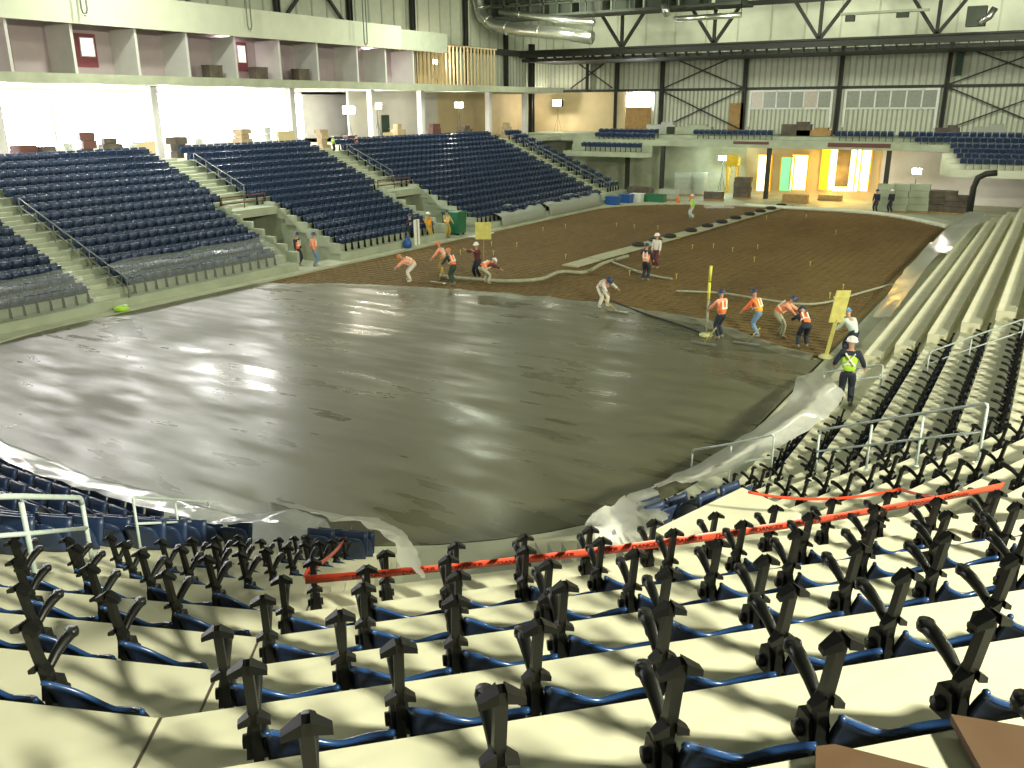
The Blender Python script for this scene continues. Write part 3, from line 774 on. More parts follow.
tl = onZ(305, 580, 4.75); tr = onZ(1003, 486, 4.75)
tape([tl, tr], .085, 'long orange tape with black lettering stretched across the tunnel head')
tape([tl+Vector((-.02, .02, .03)), plane(352, 527, .45)], .07, 'short orange tape running down beside the left tunnel wall', False)
tape([tr+Vector((.0, .05, 0)), onZ(900, 489, 4.1), onZ(748, 492, 3.9)], .03, 'second thinner orange tape behind the long one at right', False)
def drape(name, rows, m, label, sub=5, amp=.05, fr=1.6, cat='plastic sheet', seed=0):
    nr, nc = len(rows), len(rows[0]); out = []
    R = [[Vector(p) for p in r] for r in rows]
    for i in range((nr-1)*sub+1):
        a = min(i//sub, nr-2); f = i/sub-a; row = []
        for j in range((nc-1)*sub+1):
            c = min(j//sub, nc-2); g = j/sub-c
            p = R[a][c].lerp(R[a][c+1], g).lerp(R[a+1][c].lerp(R[a+1][c+1], g), f)
            n1 = noise.noise_vector((p+Vector((seed, 0, 0)))*fr)+.5*noise.noise_vector((p+Vector((0, seed, 9)))*fr*2.7)
            row.append(p+Vector((n1.x*.6, n1.y*.6, abs(n1.z)*1.1))*amp)
        out.append(row)
    b = MB(); b.grid(out); o = b.build(name, m); return tag(o, label, cat)
D = Vector((0, 0, 1))
# left tunnel sheet
rid = [plane(u, v, .75) for u, v in ((243, 494), (270, 502), (305, 513), (340, 523), (370, 530), (395, 543), (402, 565))]
bak = [plane(u, v, .25) for u, v in ((292, 493), (318, 505), (345, 516), (384, 519), (404, 530), (414, 548), (428, 580))]
drape('plastic_sheet', [rid, bak], M['sheet'], 'large translucent plastic sheet hung over the left wall of the tunnel', 7, .06, 1.4)
fr_ = [plane(u, v, .15) for u, v in ((244, 522), (262, 526), (283, 527), (300, 530))]
drape('plastic_sheet', [[plane(u, v, .75) for u, v in ((243, 495), (265, 502), (290, 510), (312, 516))], fr_], M['sheet2'], 'thin clear plastic film hanging at the left tip of the tunnel sheet', 6, .04, 2)
# silver plastic along the left front rows
rows = [[], [], [], []]
for i in range(13):
    f = i/12
    if f < .62: g = f/.62; pt = lambda a: Vector((-9+g*(KK(-78.75, a).x+9), 8.5-a))
    else: g = (f-.62)/.38; pt = lambda a: KK(-78.75, a).lerp(SEG(-67.5, a, .6), g)
    for r_, (a, z) in zip(rows, ((8.95, .1), (9.2, .55), (9.6, 1.16), (10.25, 1.27))):
        q = pt(a); r_.append((q.x, q.y, z+.08*sin(i*1.9)))
drape('plastic_sheet', rows, M['silver'], 'glossy crinkled plastic over the front rows along the left slab edge', 6, .07, 2.2)
# right sheets
drape('plastic_sheet', [[plane(u, v, .55) for u, v in ((588, 522), (608, 508), (630, 496), (652, 488))], [plane(u, v, .35) for u, v in ((590, 532), (612, 528), (640, 510), (662, 500))], [plane(u, v, .1) for u, v in ((600, 556), (625, 556), (650, 535), (672, 515))]], M['sheet'], 'crumpled clear plastic heaped on the right wall of the tunnel', 6, .09, 1.6)
drape('plastic_sheet', [[onZ(u, v, .2) for u, v in ((648, 490), (700, 464), (752, 432), (790, 402), (796, 378), (822, 369))], [plane(u, v, .75) for u, v in ((676, 484), (722, 466), (765, 438), (805, 412), (818, 396), (836, 386))], [plane(u, v, .3) for u, v in ((700, 484), (742, 466), (790, 442), (826, 420), (838, 406), (846, 396))]], M['sheet'], 'long white plastic sheet sagging over the right front rows to the slab', 6, .09, 1.5)
drape('plastic_sheet', [[onZ(u, v, .4) for u, v in ((872, 318), (886, 297), (905, 270), (930, 243))], [plane(u, v, .35) for u, v in ((890, 318), (908, 293), (928, 266), (950, 240))]], M['wrap'], 'grey plastic over the front bench beyond the lime vested person', 5, .08, 1.2)
drape('plastic_sheet', [[onZ(u, v, .5) for u, v in ((925, 250), (940, 235), (955, 222), (968, 212))], [plane(u, v, .4) for u, v in ((948, 255), (960, 240), (975, 226), (986, 214))]], M['wrap'], 'shiny far plastic covering the front bench near the end wall', 5, .12, 1.3)
t = thing('black_bag', plane(612, 505, .1), 'black bin bag slumped at the slab edge by crumpled plastic', 'bag')
b = MB(); b.lathe([(.05, 0), (.3, .05), (.34, .2), (.25, .36), (.08, .44), (.05, .52), (.09, .56)], n=12); o = b.build('bag', M['black'], t)

# ------------------------------------------------------------------ LEFT STAND
LX = lambda k: -(13.6+TR*k)
LZ = lambda k: .40+HR*k
VOM = [(21.5, 24.6), (34.2, 37.6)]; NL = 15; KV = 7
b = MB()
for k in range(NL):
    x0, x1, z = LX(k), LX(k+1), LZ(k); zb = LZ(k-1) if k else -.14
    spans = [(-9, VOM[0][0]), (VOM[0][1], VOM[1][0]), (VOM[1][1], 63)] if k < KV else [(-9, 63)]
    for y0, y1 in spans:
        b.add([(x0, y0, zb), (x0, y1, zb), (x0, y1, z), (x0, y0, z), (x1, y0, z), (x1, y1, z)], [(0, 1, 2, 3), (3, 2, 5, 4)])
for (y0, y1) in VOM:
    for y, sgn in ((y0, 1), (y1, -1)):
        for k in range(KV):
            b.add([(LX(k), y, -.14), (LX(k+1), y, -.14), (LX(k+1), y, LZ(k)+.55), (LX(k), y, LZ(k)+.55)], [(0, 1, 2, 3)])
            b.bb((LX(k), y-.08, LZ(k)), (LX(k+1), y+.08, LZ(k)+.55))
    xk = LX(KV-1)+.2
    b.bb((LX(KV), y0, 2.3), (xk, y1, LZ(KV)+.02))
b.add([(LX(0), 63, -.14), (LX(NL), 63, -.14)]+[(LX(NL-j), 63, LZ(NL-j-1)) for j in range(NL+1)], [tuple(range(NL+3))])
struct(b.build('left_terrace', M['leftconc']))
# dark inside of the two stand tunnels
b = MB()
for (y0, y1) in VOM: b.bb((LX(KV)-4, y0, -.1), (LX(KV)-3.9, y1, 2.3)); b.bb((LX(KV)-4, y0-.1, -.1), (LX(KV), y0, 2.3)); b.bb((LX(KV)-4, y1, -.1), (LX(KV), y1+.1, 2.3))
struct(b.build('tunnel_wall', M['conc']))
for i, (y0, y1) in enumerate(VOM):   # red brown guard panel over each tunnel mouth
    t = thing('guard_rail', (LX(KV)+.1, (y0+y1)/2, LZ(KV)), 'red brown guard rail over the %s' % ('nearer stand tunnel mouth' if i == 0 else 'further stand tunnel mouth'), 'railing')
    w = (y1-y0)/2; b = MB(); b.bb((-.02, -w, .62), (.02, w, .7)); b.bb((-.02, -w, .3), (.02, w, .36)); b.build('rails', M['pink'], t)
    for q in (-w+.03, 0, w-.03): b = MB(); b.bb((-.02, q-.02, 0), (.02, q+.02, .62)); b.build('post', M['pink'], t)
STAIR = [(10.4, 11.6), (22.4, 23.7), (35.2, 36.6), (57.8, 59.2)]
for (y0, y1) in STAIR:
    b = MB()
    for k in range(NL):
        if k < KV and any(a < (y0+y1)/2 < c for a, c in VOM): continue
        b.bb((LX(k+1)+.39, y0, LZ(k)), (LX(k+1)+.0, y1, LZ(k)+HR/2))
    struct(b.build('aisle_steps', M['conc']))
def line_rail(name, a, c, label, n=5, h=.8):
    a = Vector(a); c = Vector(c); P = [a.lerp(c, i/(n-1)) for i in range(n)]; return railing(name, P, h, label, 'grail', .025)
line_rail('handrail', (LX(0), 11.75, LZ(0)), (LX(9), 11.75, LZ(9)), 'dark handrail beside the nearest stair of the left stand', 7)
line_rail('handrail', (LX(8), 23.9, LZ(8)), (LX(13), 23.9, LZ(13)), 'dark handrail above the nearer stand tunnel')
line_rail('handrail', (LX(8), 36.8, LZ(8)), (LX(13), 36.8, LZ(13)), 'dark handrail above the further stand tunnel')
line_rail('handrail', (LX(1), 59.4, LZ(1)), (LX(12), 59.4, LZ(12)), 'dark handrail beside the farthest stair of the left stand', 7)
BL = [(-6, 10.3, 'left of the nearest stair', -1), (11.9, 22.2, 'right of the nearest stair', 1), (24.0, 34.9, 'right of the nearer stand tunnel', 1), (36.9, 57.5, 'right of the further tunnel', 1), (59.6, 62.4, 'by the end wall', 1)]
S2 = []
for bi, (y0, y1, nm, dr) in enumerate(BL):
    for k in range(NL):
        if bi == 4 and k < 1: continue
        a, c = y0, y1
        if k < KV:
            if bi == 1: c = VOM[0][0]-.25-(.6 if k < 2 else 0)
            if bi == 2: a, c = VOM[0][1]+.45, VOM[1][0]-.25
            if bi == 3: a = VOM[1][1]+.35
        n = int((c-a)/.53)
        for i in range(n):
            y = (c-.27-i*.53) if dr < 0 else (a+.27+i*.53)
            if bi == 3 and random.random() < .0: continue
            P = Vector((LX(k)-.46, y, LZ(k)))
            if inview(P+Vector((0, 0, .5)), 12): S2.append([(P-CAM).length, P, -pi/2, nm, k, i])
S2.sort(key=lambda s: s[0])
far_seats = []      # the far end balcony's seats
def far_rows(x0, x1, y, z, rz=pi):
    n = int((x1-x0)/.53)
    for i in range(n): far_seats.append((Vector((x0+.27+i*.53, y, z)), rz))
# one joined seat mesh for these small copies
def joined(P, keys, mats, order):
    b = MB()
    for k in keys:
        b.mi = order[k]
        b.add([v.co for v in P[k].vertices], [tuple(p.vertices) for p in P[k].polygons])
    return b
SB = MB()
SB.mi = 0
rows = [[(s*.225*(1-.12*(v == 1)*abs(s)), -.14-.13*v-.03*(1-s*s), .42+.42*v) for s in (-1, -.5, 0, .5, 1)] for v in (0, .5, .9, 1)]
SB.shell(rows, .035)
rows = [[(s*.21, -.06+.10*v, .40+.34*v) for s in (-1, 0, 1)] for v in (0, .5, 1)]
SB.shell(rows, .05)
SB.mi = 1
SB.prism([(-.12, 0), (.05, 0), (.0, .38), (-.08, .40)], -.262, -.225); SB.box((-.245, .02, .58), (.04, .24, .035)); SB.box((-.245, -.06, .49), (.03, .06, .18))
seatmesh = SB.mesh('stadium_seat', [M['navyfar'], M['black']])
for s in S2[:300]:
    o = bpy.data.objects.new('stadium_seat', seatmesh); COL.objects.link(o); o.location = s[1]; o.rotation_euler = (0, 0, s[2]+random.uniform(-.03, .03))
    tag(o, 'navy stadium seat in %s row up, %s seat %s' % (ordn(s[4]+1), ordn(s[5]+1), s[3]), 'seat', 'navy seats of the left stand')
far_rows(-21, -14.6, 69.5, 4.62); far_rows(-21, -14.6, 70.3, 4.95); far_rows(-21.5, -14.8, 67.6, 3.75)
far_rows(-11.2, -3.6, 70.3, 4.95); far_rows(1.5, 6.3, 70.3, 4.95); far_rows(6.6, 19, 70.3, 4.95); far_rows(8.0, 19, 69.5, 4.62)
for j in range(4): far_rows(10.8+.35*j, 20, 68.4-.8*j, 4.2-.34*j)
b = MB()
def addseat(P, rz):
    T = Matrix.Translation(P) @ Matrix.Rotation(rz, 4, 'Z')
    for mi in (0, 1):
        b.mi = mi; b.add([T @ v.co for v in seatmesh.vertices], [tuple(p.vertices) for p in seatmesh.polygons if p.material_index == mi])
for s in S2[300:]: addseat(s[1], s[2])
for P, rz in far_seats: addseat(P, rz)
o = tag(b.build('stadium_seat_rows', [M['navyfar'], M['black']]), 'remaining navy seats filling the upper and further rows of the far stands', 'seats'); o['kind'] = 'stuff'
# plastic over the front two rows
def cover(y0, y1, label, seed):
    n = max(3, int((y1-y0)/1.1)); rows = [[], [], [], [], []]
    for i in range(n+1):
        y = y0+(y1-y0)*i/n; w = .05*sin(i*2.3+seed)
        for r_, (x, z) in zip(rows, ((LX(0)+.06, LZ(0)+.04), (LX(0)-.30, LZ(0)+.62), (LX(0)-.72, LZ(0)+.94), (LX(1)-.45, LZ(1)+.74), (LX(1)-.76, LZ(1)+.95))): r_.append((x, y, z+w))
    drape('plastic_sheet', rows, M['sheet2'], label, 4, .06, 1.6, seed=seed)
cover(4.2, 10.3, 'clear plastic over the front rows left of the nearest stair', 3)
cover(12.0, 20.6, 'clear plastic over the front rows between nearest stair and tunnel', 11)
for i, (y0, y1) in enumerate(((40.5, 46.5), (47.2, 56.0))):
    t = thing('wrapped_stack', (-13.5, (y0+y1)/2, 0), ('nearer' if i == 0 else 'further')+' plastic wrapped stack of seats on the front rows of the left stand', 'stack')
    b = MB(); w = (y1-y0)/2; rows = []
    for (x, z) in ((.1, .05), (.05, .7), (-.3, 1.0), (-1.1, 1.2), (-1.7, 1.25), (-2.0, .9)):
        rows.append([Vector((x+.08*smooth_noise((x, j*.7, i), 2), -w+2*w*j/14, z*(.82+.22*smooth_noise((j*.5, x, 3+i), 1.2))+.1)) for j in range(15)])
    b.shell(rows, -.02); b.build('plastic_wrap', M['wrap'], t)
    b = MB()
    for j in range(int(2*w/.7)): b.bb((-1.6, -w+.2+.7*j, .78), (-.4, -w+.75+.7*j, .95))
    b.build('stacked_panels', M['navyfar'], t)
# goods at the foot of the left stand
t = thing('waste_bin', (-14.2, 36.0, 0), 'dark green wheeled bin in the mouth of the further stand tunnel', 'bin')
b = MB(); b.box((0, 0, .78), (1.15, .85, 1.25), taper=1.12); b.build('body', M['green'], t)
b = MB(); b.box((0, 0, 1.45), (1.4, 1.02, .1)); b.box((.6, 0, 1.5), (.1, .9, .06)); b.build('lid', M['green'], t)
for sx in (-.45, .45):
    for sy in (-.3, .3): b = MB(); b.lathe([(.09, -.03), (.1, 0), (.09, .03)], (sx, sy, .1), 12, Matrix.Rotation(pi/2, 3, 'X')); b.build('wheel', M['rubber'], t)
q = onZ(393, 247, 0); t = thing('blue_sack', (-13.3, q.y, .03), 'blue sack leaning on the left stand front wall', 'sack')
b = MB(); b.lathe([(.16, 0), (.26, .1), (.25, .35), (.12, .55), (.07, .62), (.11, .7)], n=12); b.build('sack', M['blue'], t)
q = onZ(472, 234, 0); t = thing('white_board', (q.x, q.y, -.04), 'white sheet board lying on the slab edge beside the green bin', 'board')
b = MB(); b.box((0, 0, .02), (2.2, 2.4, .04), Matrix.Rotation(.2, 3, 'Z')); b.build('sheet', M['white'], t)
for (u, v, nm, m, lab) in ((421, 226, 'plasterboard', 'white', 'white panel standing against the front wall by the dark clothed person'), ):
    t = thing(nm, (-13.55, 31.2, .03), lab, 'panel'); b = MB(); b.box((0, 0, .75), (.06, .5, 1.5)); b.build('panel', M[m], t); b = MB(); b.box((.03, 0, .75), (.03, .06, 1.5)); b.build('batten', M['wood'], t)
q = onZ(115, 300, .4); t = thing('green_bag', (-13.1, 11.0, .03), 'small yellow green bundle at the foot of the nearest stair', 'bundle')
b = MB(); b.lathe([(.05, 0), (.28, .05), (.3, .14), (.15, .22), (.03, .24)], n=12); b.build('bundle', M['lime'], t); b = MB(); b.lathe([(.05, .2), (.12, .24), (.05, .28)], (.1, .1, 0), n=10); b.build('glove', M['white'], t)

# ------------------------------------------------------------------ CONCOURSE AND SUITES ON THE LEFT
XF = -25.9; ZC = LZ(NL-1)+.02
b = MB(); b.bb((-37, -9, ZC-.35), (LX(NL), 78, ZC)); struct(b.build('concourse_slab', M['conc']))
b = MB(); b.bb((-37, -9, 9.15), (XF, 72, 9.65)); struct(b.build('suite_slab', M['conc']))
b = MB(); b.bb((XF-.3, -9, 12.1), (XF, 46.0, 13.75)); struct(b.build('suite_fascia', M['cream']))
b = MB(); b.bb((XF-.3, 46.0, 12.1), (XF, 52.0, 13.55)); struct(b.build('suite_fascia', M['cladding']))
PY = [8.4, 12.0, 15.7, 19.1, 22.9, 26.3, 29.9, 33.6, 37.1, 41.2, 44.4, 47.8]
b = MB()
for y in PY: b.bb((-28.4, y-.08, 9.65), (XF-.32, y+.08, 12.1))
struct(b.build('suite_partitions', M['suitepale']))
b = MB(); b.bb((-28.6, -9, 9.65), (-28.4, 48.2, 12.6)); struct(b.build('suite_back_wall', M['suite']))
b = MB(); b.bb((-28.4, -9, 12.4), (XF-.32, 48.2, 12.6)); struct(b.build('suite_ceiling', M['suite']))
for i, (u0, u1, v0, v1, full) in enumerate(((80, 95, 38, 56, 1), (238, 246, 46, 62, 1), (375, 384, 57, 70, 1), (-6, 10, 30, 58, 0))):
    p = onX(u0, v0, -28.3); q = onX(u1, v1, -28.3); t = struct(empty('window_%d' % (i+1), (-28.33, (p.y+q.y)/2, q.z)))
    w = abs(q.y-p.y)/2; h = p.z-q.z
    bb = MB(); bb.bb((-.03, -w, 0), (0, w, h)); bb.build('pane', M['daydim'], t)
    bb = MB(); bb.bb((-.05, -w-.5, -.6), (-.03, w+.2, h+.25)); bb.build('door_leaf', M['maroon'], t)
    bb = MB(); [bb.bb(a_, c_) for a_, c_ in (((-.03, -w-.06, -.06), (.03, -w, h+.06)), ((-.03, w, -.06), (.03, w+.06, h+.06)), ((-.03, -w, h), (.03, w, h+.06)), ((-.03, -w, -.06), (.03, w, 0)))]; bb.build('window_frame', M['suitepale'], t)
# low dark tables / boxes on the suite edge
for i, (u, w, lab) in enumerate(((212, 1.0, 'left'), (258, 1.0, 'middle'), (300, 1.0, 'right'))):
    p = onX(u, 68, -27.0); t = thing('dark_crate', (-27.0, p.y, 9.65), 'dark crate standing on the suite level, %s of three' % lab, 'crate')
    b = MB(); b.box((0, 0, .35), (.7, w, .7)); b.build('box', M['clutter'], t); b = MB(); b.box((0, 0, .73), (.76, w+.06, .06)); b.build('lid', M['clutter'], t)
# unfinished studs bay
b = MB()
for i in range(27):
    y = 48.4+i*.55; b.bb((-28.3, y-.035, 9.65), (-28.15, y+.035, 13.0))
b.bb((-28.32, 48.2, 9.65), (-28.13, 63, 9.75)); b.bb((-28.32, 48.2, 12.9), (-28.13, 63, 13.02)); struct(b.build('stud_wall', M['tan']))
b = MB(); b.bb((-31.7, 48.2, 9.65), (-31.5, 72, 13.2)); struct(b.build('wall_stud_bay', M['tan']))
# concourse outer wall with tall daylight windows
b = MB(); b.bb((-37.2, -9, ZC), (-37, 78, ZC+.35)); b.bb((-37.2, -9, 8.95), (-37, 78, 9.15)); b.bb((-37.2, 46.2, ZC), (-37, 78, 9.15)); struct(b.build('wall_left', M['suitepale']))
WY = [(-4+5.6*i, -4+5.6*i+5.5) for i in range(9)]
for i, (y0, y1) in enumerate(WY):
    t = struct(empty('window_%d' % (i+10), (-37.05, (y0+y1)/2, ZC+.35))); w = (y1-y0)/2; h = 8.95-ZC-.35
    b = MB(); b.bb((-.03, -w, 0), (-.01, w, h)); b.build('glass', M['day'], t)
    b = MB()
    for q in (-w, 0, w): b.bb((-.02, q-.04, 0), (.06, q+.04, h))
    b.bb((-.02, -w-.2, 0), (.05, w+.2, .06)); b.build('mullion', M['suitepale'], t)
for y in (6.0, 15.0, 24.2, 35.2, 43.6, 49.8, 60.0, 66.5):
    b = MB(); b.bb((-27.4, y-.22, ZC), (-26.95, y+.22, 9.15)); o = struct(b.build('concourse_column', M['suitepale']))
# concourse inner wall right of the glazing: grey, then tan
b = MB(); b.bb((-33.2, 47.5, ZC), (-33, 60, 9.15)); struct(b.build('wall_concourse_grey', M['suitepale']))
b = MB(); b.bb((-33.2, 60, ZC), (-33, 78, 9.15)); struct(b.build('wall_concourse_tan', M['tan']))
t = struct(empty('door_1', onX(386, 135, -32.95).xy.to_3d()+Vector((0, 0, ZC)))); b = MB(); b.bb((0, -.5, 0), (.06, .5, 2.2)); b.build('door_leaf', M['dkgreen'], t); b = MB(); b.bb((0, .32, 1), (.12, .4, 1.08)); b.build('door_handle', M['duct'], t)
# clutter along the concourse edge
random.seed(5)
CY = (6.0, 15.0, 24.2, 35.2, 43.6, 49.8, 60.0, 66.5)
kinds = [('stacked_boxes', 'card', 'cardboard boxes'), ('goods_stack', 'clutter', 'dull brown goods'), ('panel_stack', 'tan', 'leaning drywall panels'), ('red_crate', 'pink', 'red brown crates'), ('white_drum', 'white', 'white tubs')]
us = list(range(8, 300, 22))+[330, 352, 388, 402, 440, 470, 512]
for i, u in enumerate(us):
    nm, mm, lb = kinds[(i*3+i//4) % 5]; p = onX(u, 140, -26.4); cyy = min(CY, key=lambda c: abs(c-p.y)); p.y = p.y if abs(p.y-cyy) > 1.05 else cyy+(1.05 if p.y > cyy else -1.05); t = thing(nm, (-26.5-random.random()*.8, p.y, ZC), '%s on the left concourse edge, %s clutter pile from the left' % (lb, ordn(i+1)), 'clutter', random.uniform(-.3, .3), 'clutter along the left concourse')
    H = random.uniform(.7, 1.5); z = 0; k = 0
    while z < H:
        hh = random.uniform(.25, .45); w = random.uniform(.6, 1.1); b = MB()
        if nm == 'white_drum': b.lathe([(.2, 0), (.24, hh*.9), (.26, hh*.92), (.26, hh), (.05, hh)], (0, 0, z), 14)
        elif nm == 'panel_stack': b.box((.1*k, 0, H/2), (.06, 1.3, H), Matrix.Rotation(-.08, 3, 'Y')); hh = .5
        else: b.box((random.uniform(-.05, .05), random.uniform(-.08, .08), z+hh/2), (w*.7, w, hh-.01)); b.box((0, 0, z+hh-.02), (w*.72, w*.15, .03))
        b.build('drum' if nm == 'white_drum' else 'panel' if nm == 'panel_stack' else 'box', M[mm], t); z += hh; k += 1
person((-25.1, onX(333, 146, -25.1).y, LZ(14)-.1), 0, 'person in lime vest sitting at the top of the left stand', 10, .0, .1, 0, hang, 'lime', 'lime', 'dknavy', 'hatwhite', scale=.62)
person((-25.1, onX(356, 150, -25.1).y, LZ(14)-.1), 0, 'person in faded orange near the top of the third stair', 10, .0, .1, 0, hang, 'hivpink', 'hivpink', 'khaki', 'hatnavy', scale=.62)

# ------------------------------------------------------------------ UPPER WALLS, FAR WALL
def cladding(name, P0, ax, L, z0, z1, step, m, rib, depth=.06, nrm=Vector((1, 0, 0))):
    b = MB(); P0 = Vector(P0); ax = Vector(ax)
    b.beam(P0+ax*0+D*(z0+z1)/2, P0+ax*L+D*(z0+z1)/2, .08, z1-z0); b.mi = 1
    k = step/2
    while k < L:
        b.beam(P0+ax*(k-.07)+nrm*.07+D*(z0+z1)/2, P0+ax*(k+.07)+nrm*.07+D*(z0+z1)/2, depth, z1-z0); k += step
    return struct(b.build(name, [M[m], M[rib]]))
XW = -30.6; YB = 78.0
cladding('wall_left_upper', (XW, -9, 0), (0, 1, 0), 87.5, 13.2, 19.5, 1.6, 'cladding', 'cladrib')
cladding('wall_left_end', (XW-.02, 60, 0), (0, 1, 0), 18.5, 9.6, 13.2, .6, 'cladding', 'cladrib')
N_ = Vector((0, -1, 0))
cladding('wall_back_upper', (-31, YB, 0), (1, 0, 0), 62, 9.5, 13.2, .55, 'cladding', 'cladrib', nrm=N_)
cladding('wall_back_lower', (-21.5, YB, 0), (1, 0, 0), 52, 5.2, 9.5, .42, 'cream', 'cladrib', .1, N_)
cladding('wall_back_top', (-31, YB+.4, 0), (1, 0, 0), 62, 13.0, 19.5, 3.2, 'cream', 'cladding', .03, N_)
b = MB(); b.bb((-34, YB-.3, 5.2), (-21.5, YB+.1, 9.3)); struct(b.build('wall_back_tan', M['tan']))
b = MB(); b.bb((-31, YB-.28, 9.3), (31, YB-.05, 9.55)); b.bb((-31, YB-.28, 5.9), (-31, YB, 6)); struct(b.build('trim_2', M['steelgirder']))
def column(x, y, z0, z1, w=.36):
    b = MB(); b.bb((x-w/2, y-w/2, z0), (x+w/2, y-w/2+.06, z1)); b.bb((x-w/2, y+w/2-.06, z0), (x+w/2, y+w/2, z1)); b.bb((x-.04, y-w/2, z0), (x+.04, y+w/2, z1)); struct(b.build('steel_column', M['steelgirder']))
for x in (-22.6, -17.5, -8.9, 0, 8.95, 17.9): column(x, YB-.35, 5.2, 13.2)
column(-30.0, 72.6, 5.2, 14, .5); column(-26.0, 77.5, 9.3, 13.2, .25)
for y in (37.6, 45.2, 53.1, 61.0, 68.0): column(XW+.35, y, 12.6 if y < 50 else 9.6, 19.5)
b = MB(); b.bb((XW+.2, 50.5, 12.7), (XW+.55, 72.4, 13.25)); struct(b.build('trim_3', M['steelgirder']))
b = MB(); b.bb((XW+.2, 60, 9.2), (XW+.55, 72.4, 9.6)); struct(b.build('trim_4', M['steelgirder']))
def rods(name, quads, r=.06, m='steelgirder'):
    b = MB()
    for a, c in quads: b.beam(a, c, r*2, r*2)
    return struct(b.build(name, M[m]))
for (x0, x1) in ((-17.5, -8.9), (8.95, 17.9)):
    for z0, z1 in ((9.5, 12.9), (5.6, 9.4)): rods('cross_brace', [((x0, YB-.45, z0), (x1, YB-.45, z1)), ((x0, YB-.55, z1), (x1, YB-.55, z0))])
rods('cross_brace', [((-28, YB-.45, 9.7), (-23, YB-.45, 12.8)), ((-28, YB-.55, 12.8), (-23, YB-.55, 9.7))])
rods('wall_brace', [((XW+.4, 37.8, 13.6), (XW+.4, 41.6, 17.2)), ((XW+.4, 45.0, 13.6), (XW+.4, 41.2, 17.2)), ((XW+.4, 22, 15), (XW+.4, 22, 19)), ((XW+.4, 30.0, 14.4), (XW+.4, 30, 19))], .1)
# windows of the far wall
for i, (x0, x1) in enumerate(((-8.4, -.5), (.5, 8.5))):
    t = struct(empty('window_%d' % (i+20), ((x0+x1)/2, YB-.2, 5.9))); w = (x1-x0)/2
    for j in range(6):
        a = -w+.15+j*(2*w-.2)/6; b = MB(); b.bb((a, -.03, 1.75), (a+(2*w-.2)/6-.12, 0, 3.2)); b.build('pane', mat('dull_pane_%d%d' % (i, j), ((.55, .50, .42) if i == 0 and j in (0, 4) else (.33, .35, .30)), .2), t)
    b = MB()
    for j in range(7): q = -w+.08+j*(2*w-.16)/6; b.bb((q-.07, -.08, 1.65), (q+.07, -.02, 3.3))
    b.bb((-w, -.08, 3.2), (w, -.02, 3.38)); b.bb((-w, -.08, 1.6), (w, -.02, 1.76)); b.bb((-w, -.1, 0), (-w+.22, -.02, 3.3)); b.bb((w-.22, -.1, 0), (w, -.02, 3.3)); b.build('window_frame', M['white'], t)
p = onY(628, 94, YB-.4); q = onY(650, 107, YB-.4); t = struct(empty('window_30', ((p.x+q.x)/2, YB-.4, q.z))); w = (q.x-p.x)/2
b = MB(); b.bb((-w, -.03, 0), (w, 0, p.z-q.z)); b.build('pane', M['day'], t); b = MB(); b.bb((-w-.1, -.06, -.1), (w+.1, -.0, 0)); b.bb((-w-.1, -.06, p.z-q.z), (w+.1, 0, p.z-q.z+.1)); b.build('window_frame', M['white'], t)
p = onY(626, 107, YB-.6); q = onY(650, 128, YB-.6); t = struct(empty('door_2', ((p.x+q.x)/2, YB-.5, 5.3))); w = (q.x-p.x)/2; b = MB(); b.bb((-w, -.06, 0), (w, 0, p.z-5.3)); b.build('door_leaf', M['wood'], t)
t = struct(empty('door_3', (onY(737, 112, YB-.5).x, YB-.45, 5.5))); b = MB(); b.bb((-.75, -.08, 0), (.65, 0, 2.6)); b.build('door_leaf', M['wood'], t)
# far balcony
YF = 69.0
b = MB(); b.bb((-23, YF-.15, 4.3), (20, YF, 4.82)); b.bb((-23, YF, 4.3), (20, YF+.8, 4.62)); b.bb((-23, YF+.8, 4.3), (20, YF+1.6, 4.95)); b.bb((-31, YF+1.6, 4.6), (31, YB, 5.25)); struct(b.build('far_balcony', M['leftconc']))
b = MB(); b.bb((-23, YF-2.2, 3.3), (-14.5, YF-.1, 3.75)); b.bb((-23, YF-.3, 3.75), (-14.5, YF-.1, 4.3)); struct(b.build('far_lower_tier', M['leftconc']))
b = MB()
for j in range(4): b.bb((10.4+.35*j, 68.8-.8*(j+1), 2.6), (21, 68.9-.8*j, 4.2-.34*j))
struct(b.build('far_right_tier', M['cream']))
b = MB(); b.bb((1.4, YF-.18, 4.5), (6.4, YF-.16, 4.84)); b.bb((-6.8, YF-.18, 4.6), (-3.6, YF-.16, 4.84)); struct(b.build('trim_5', M['pink']))
YG = 73.0
b = MB(); b.bb((-30, YG, -.14), (-6.8, YG+.2, 4.4)); struct(b.build('wall_back', M['conc']))
b = MB(); b.bb((-6.8, YG, -.14), (5.2, YG+.2, 4.4)); struct(b.build('wall_back_warm', M['tan']))
b = MB(); b.bb((5.2, YG-.2, -.14), (24, YG, 4.4)); struct(b.build('wall_back_pale', M['suitepale']))
for x in (-17.2, -13.6, -3.6, 6.3): column(x, YF+.2, -.1, 4.3, .35)
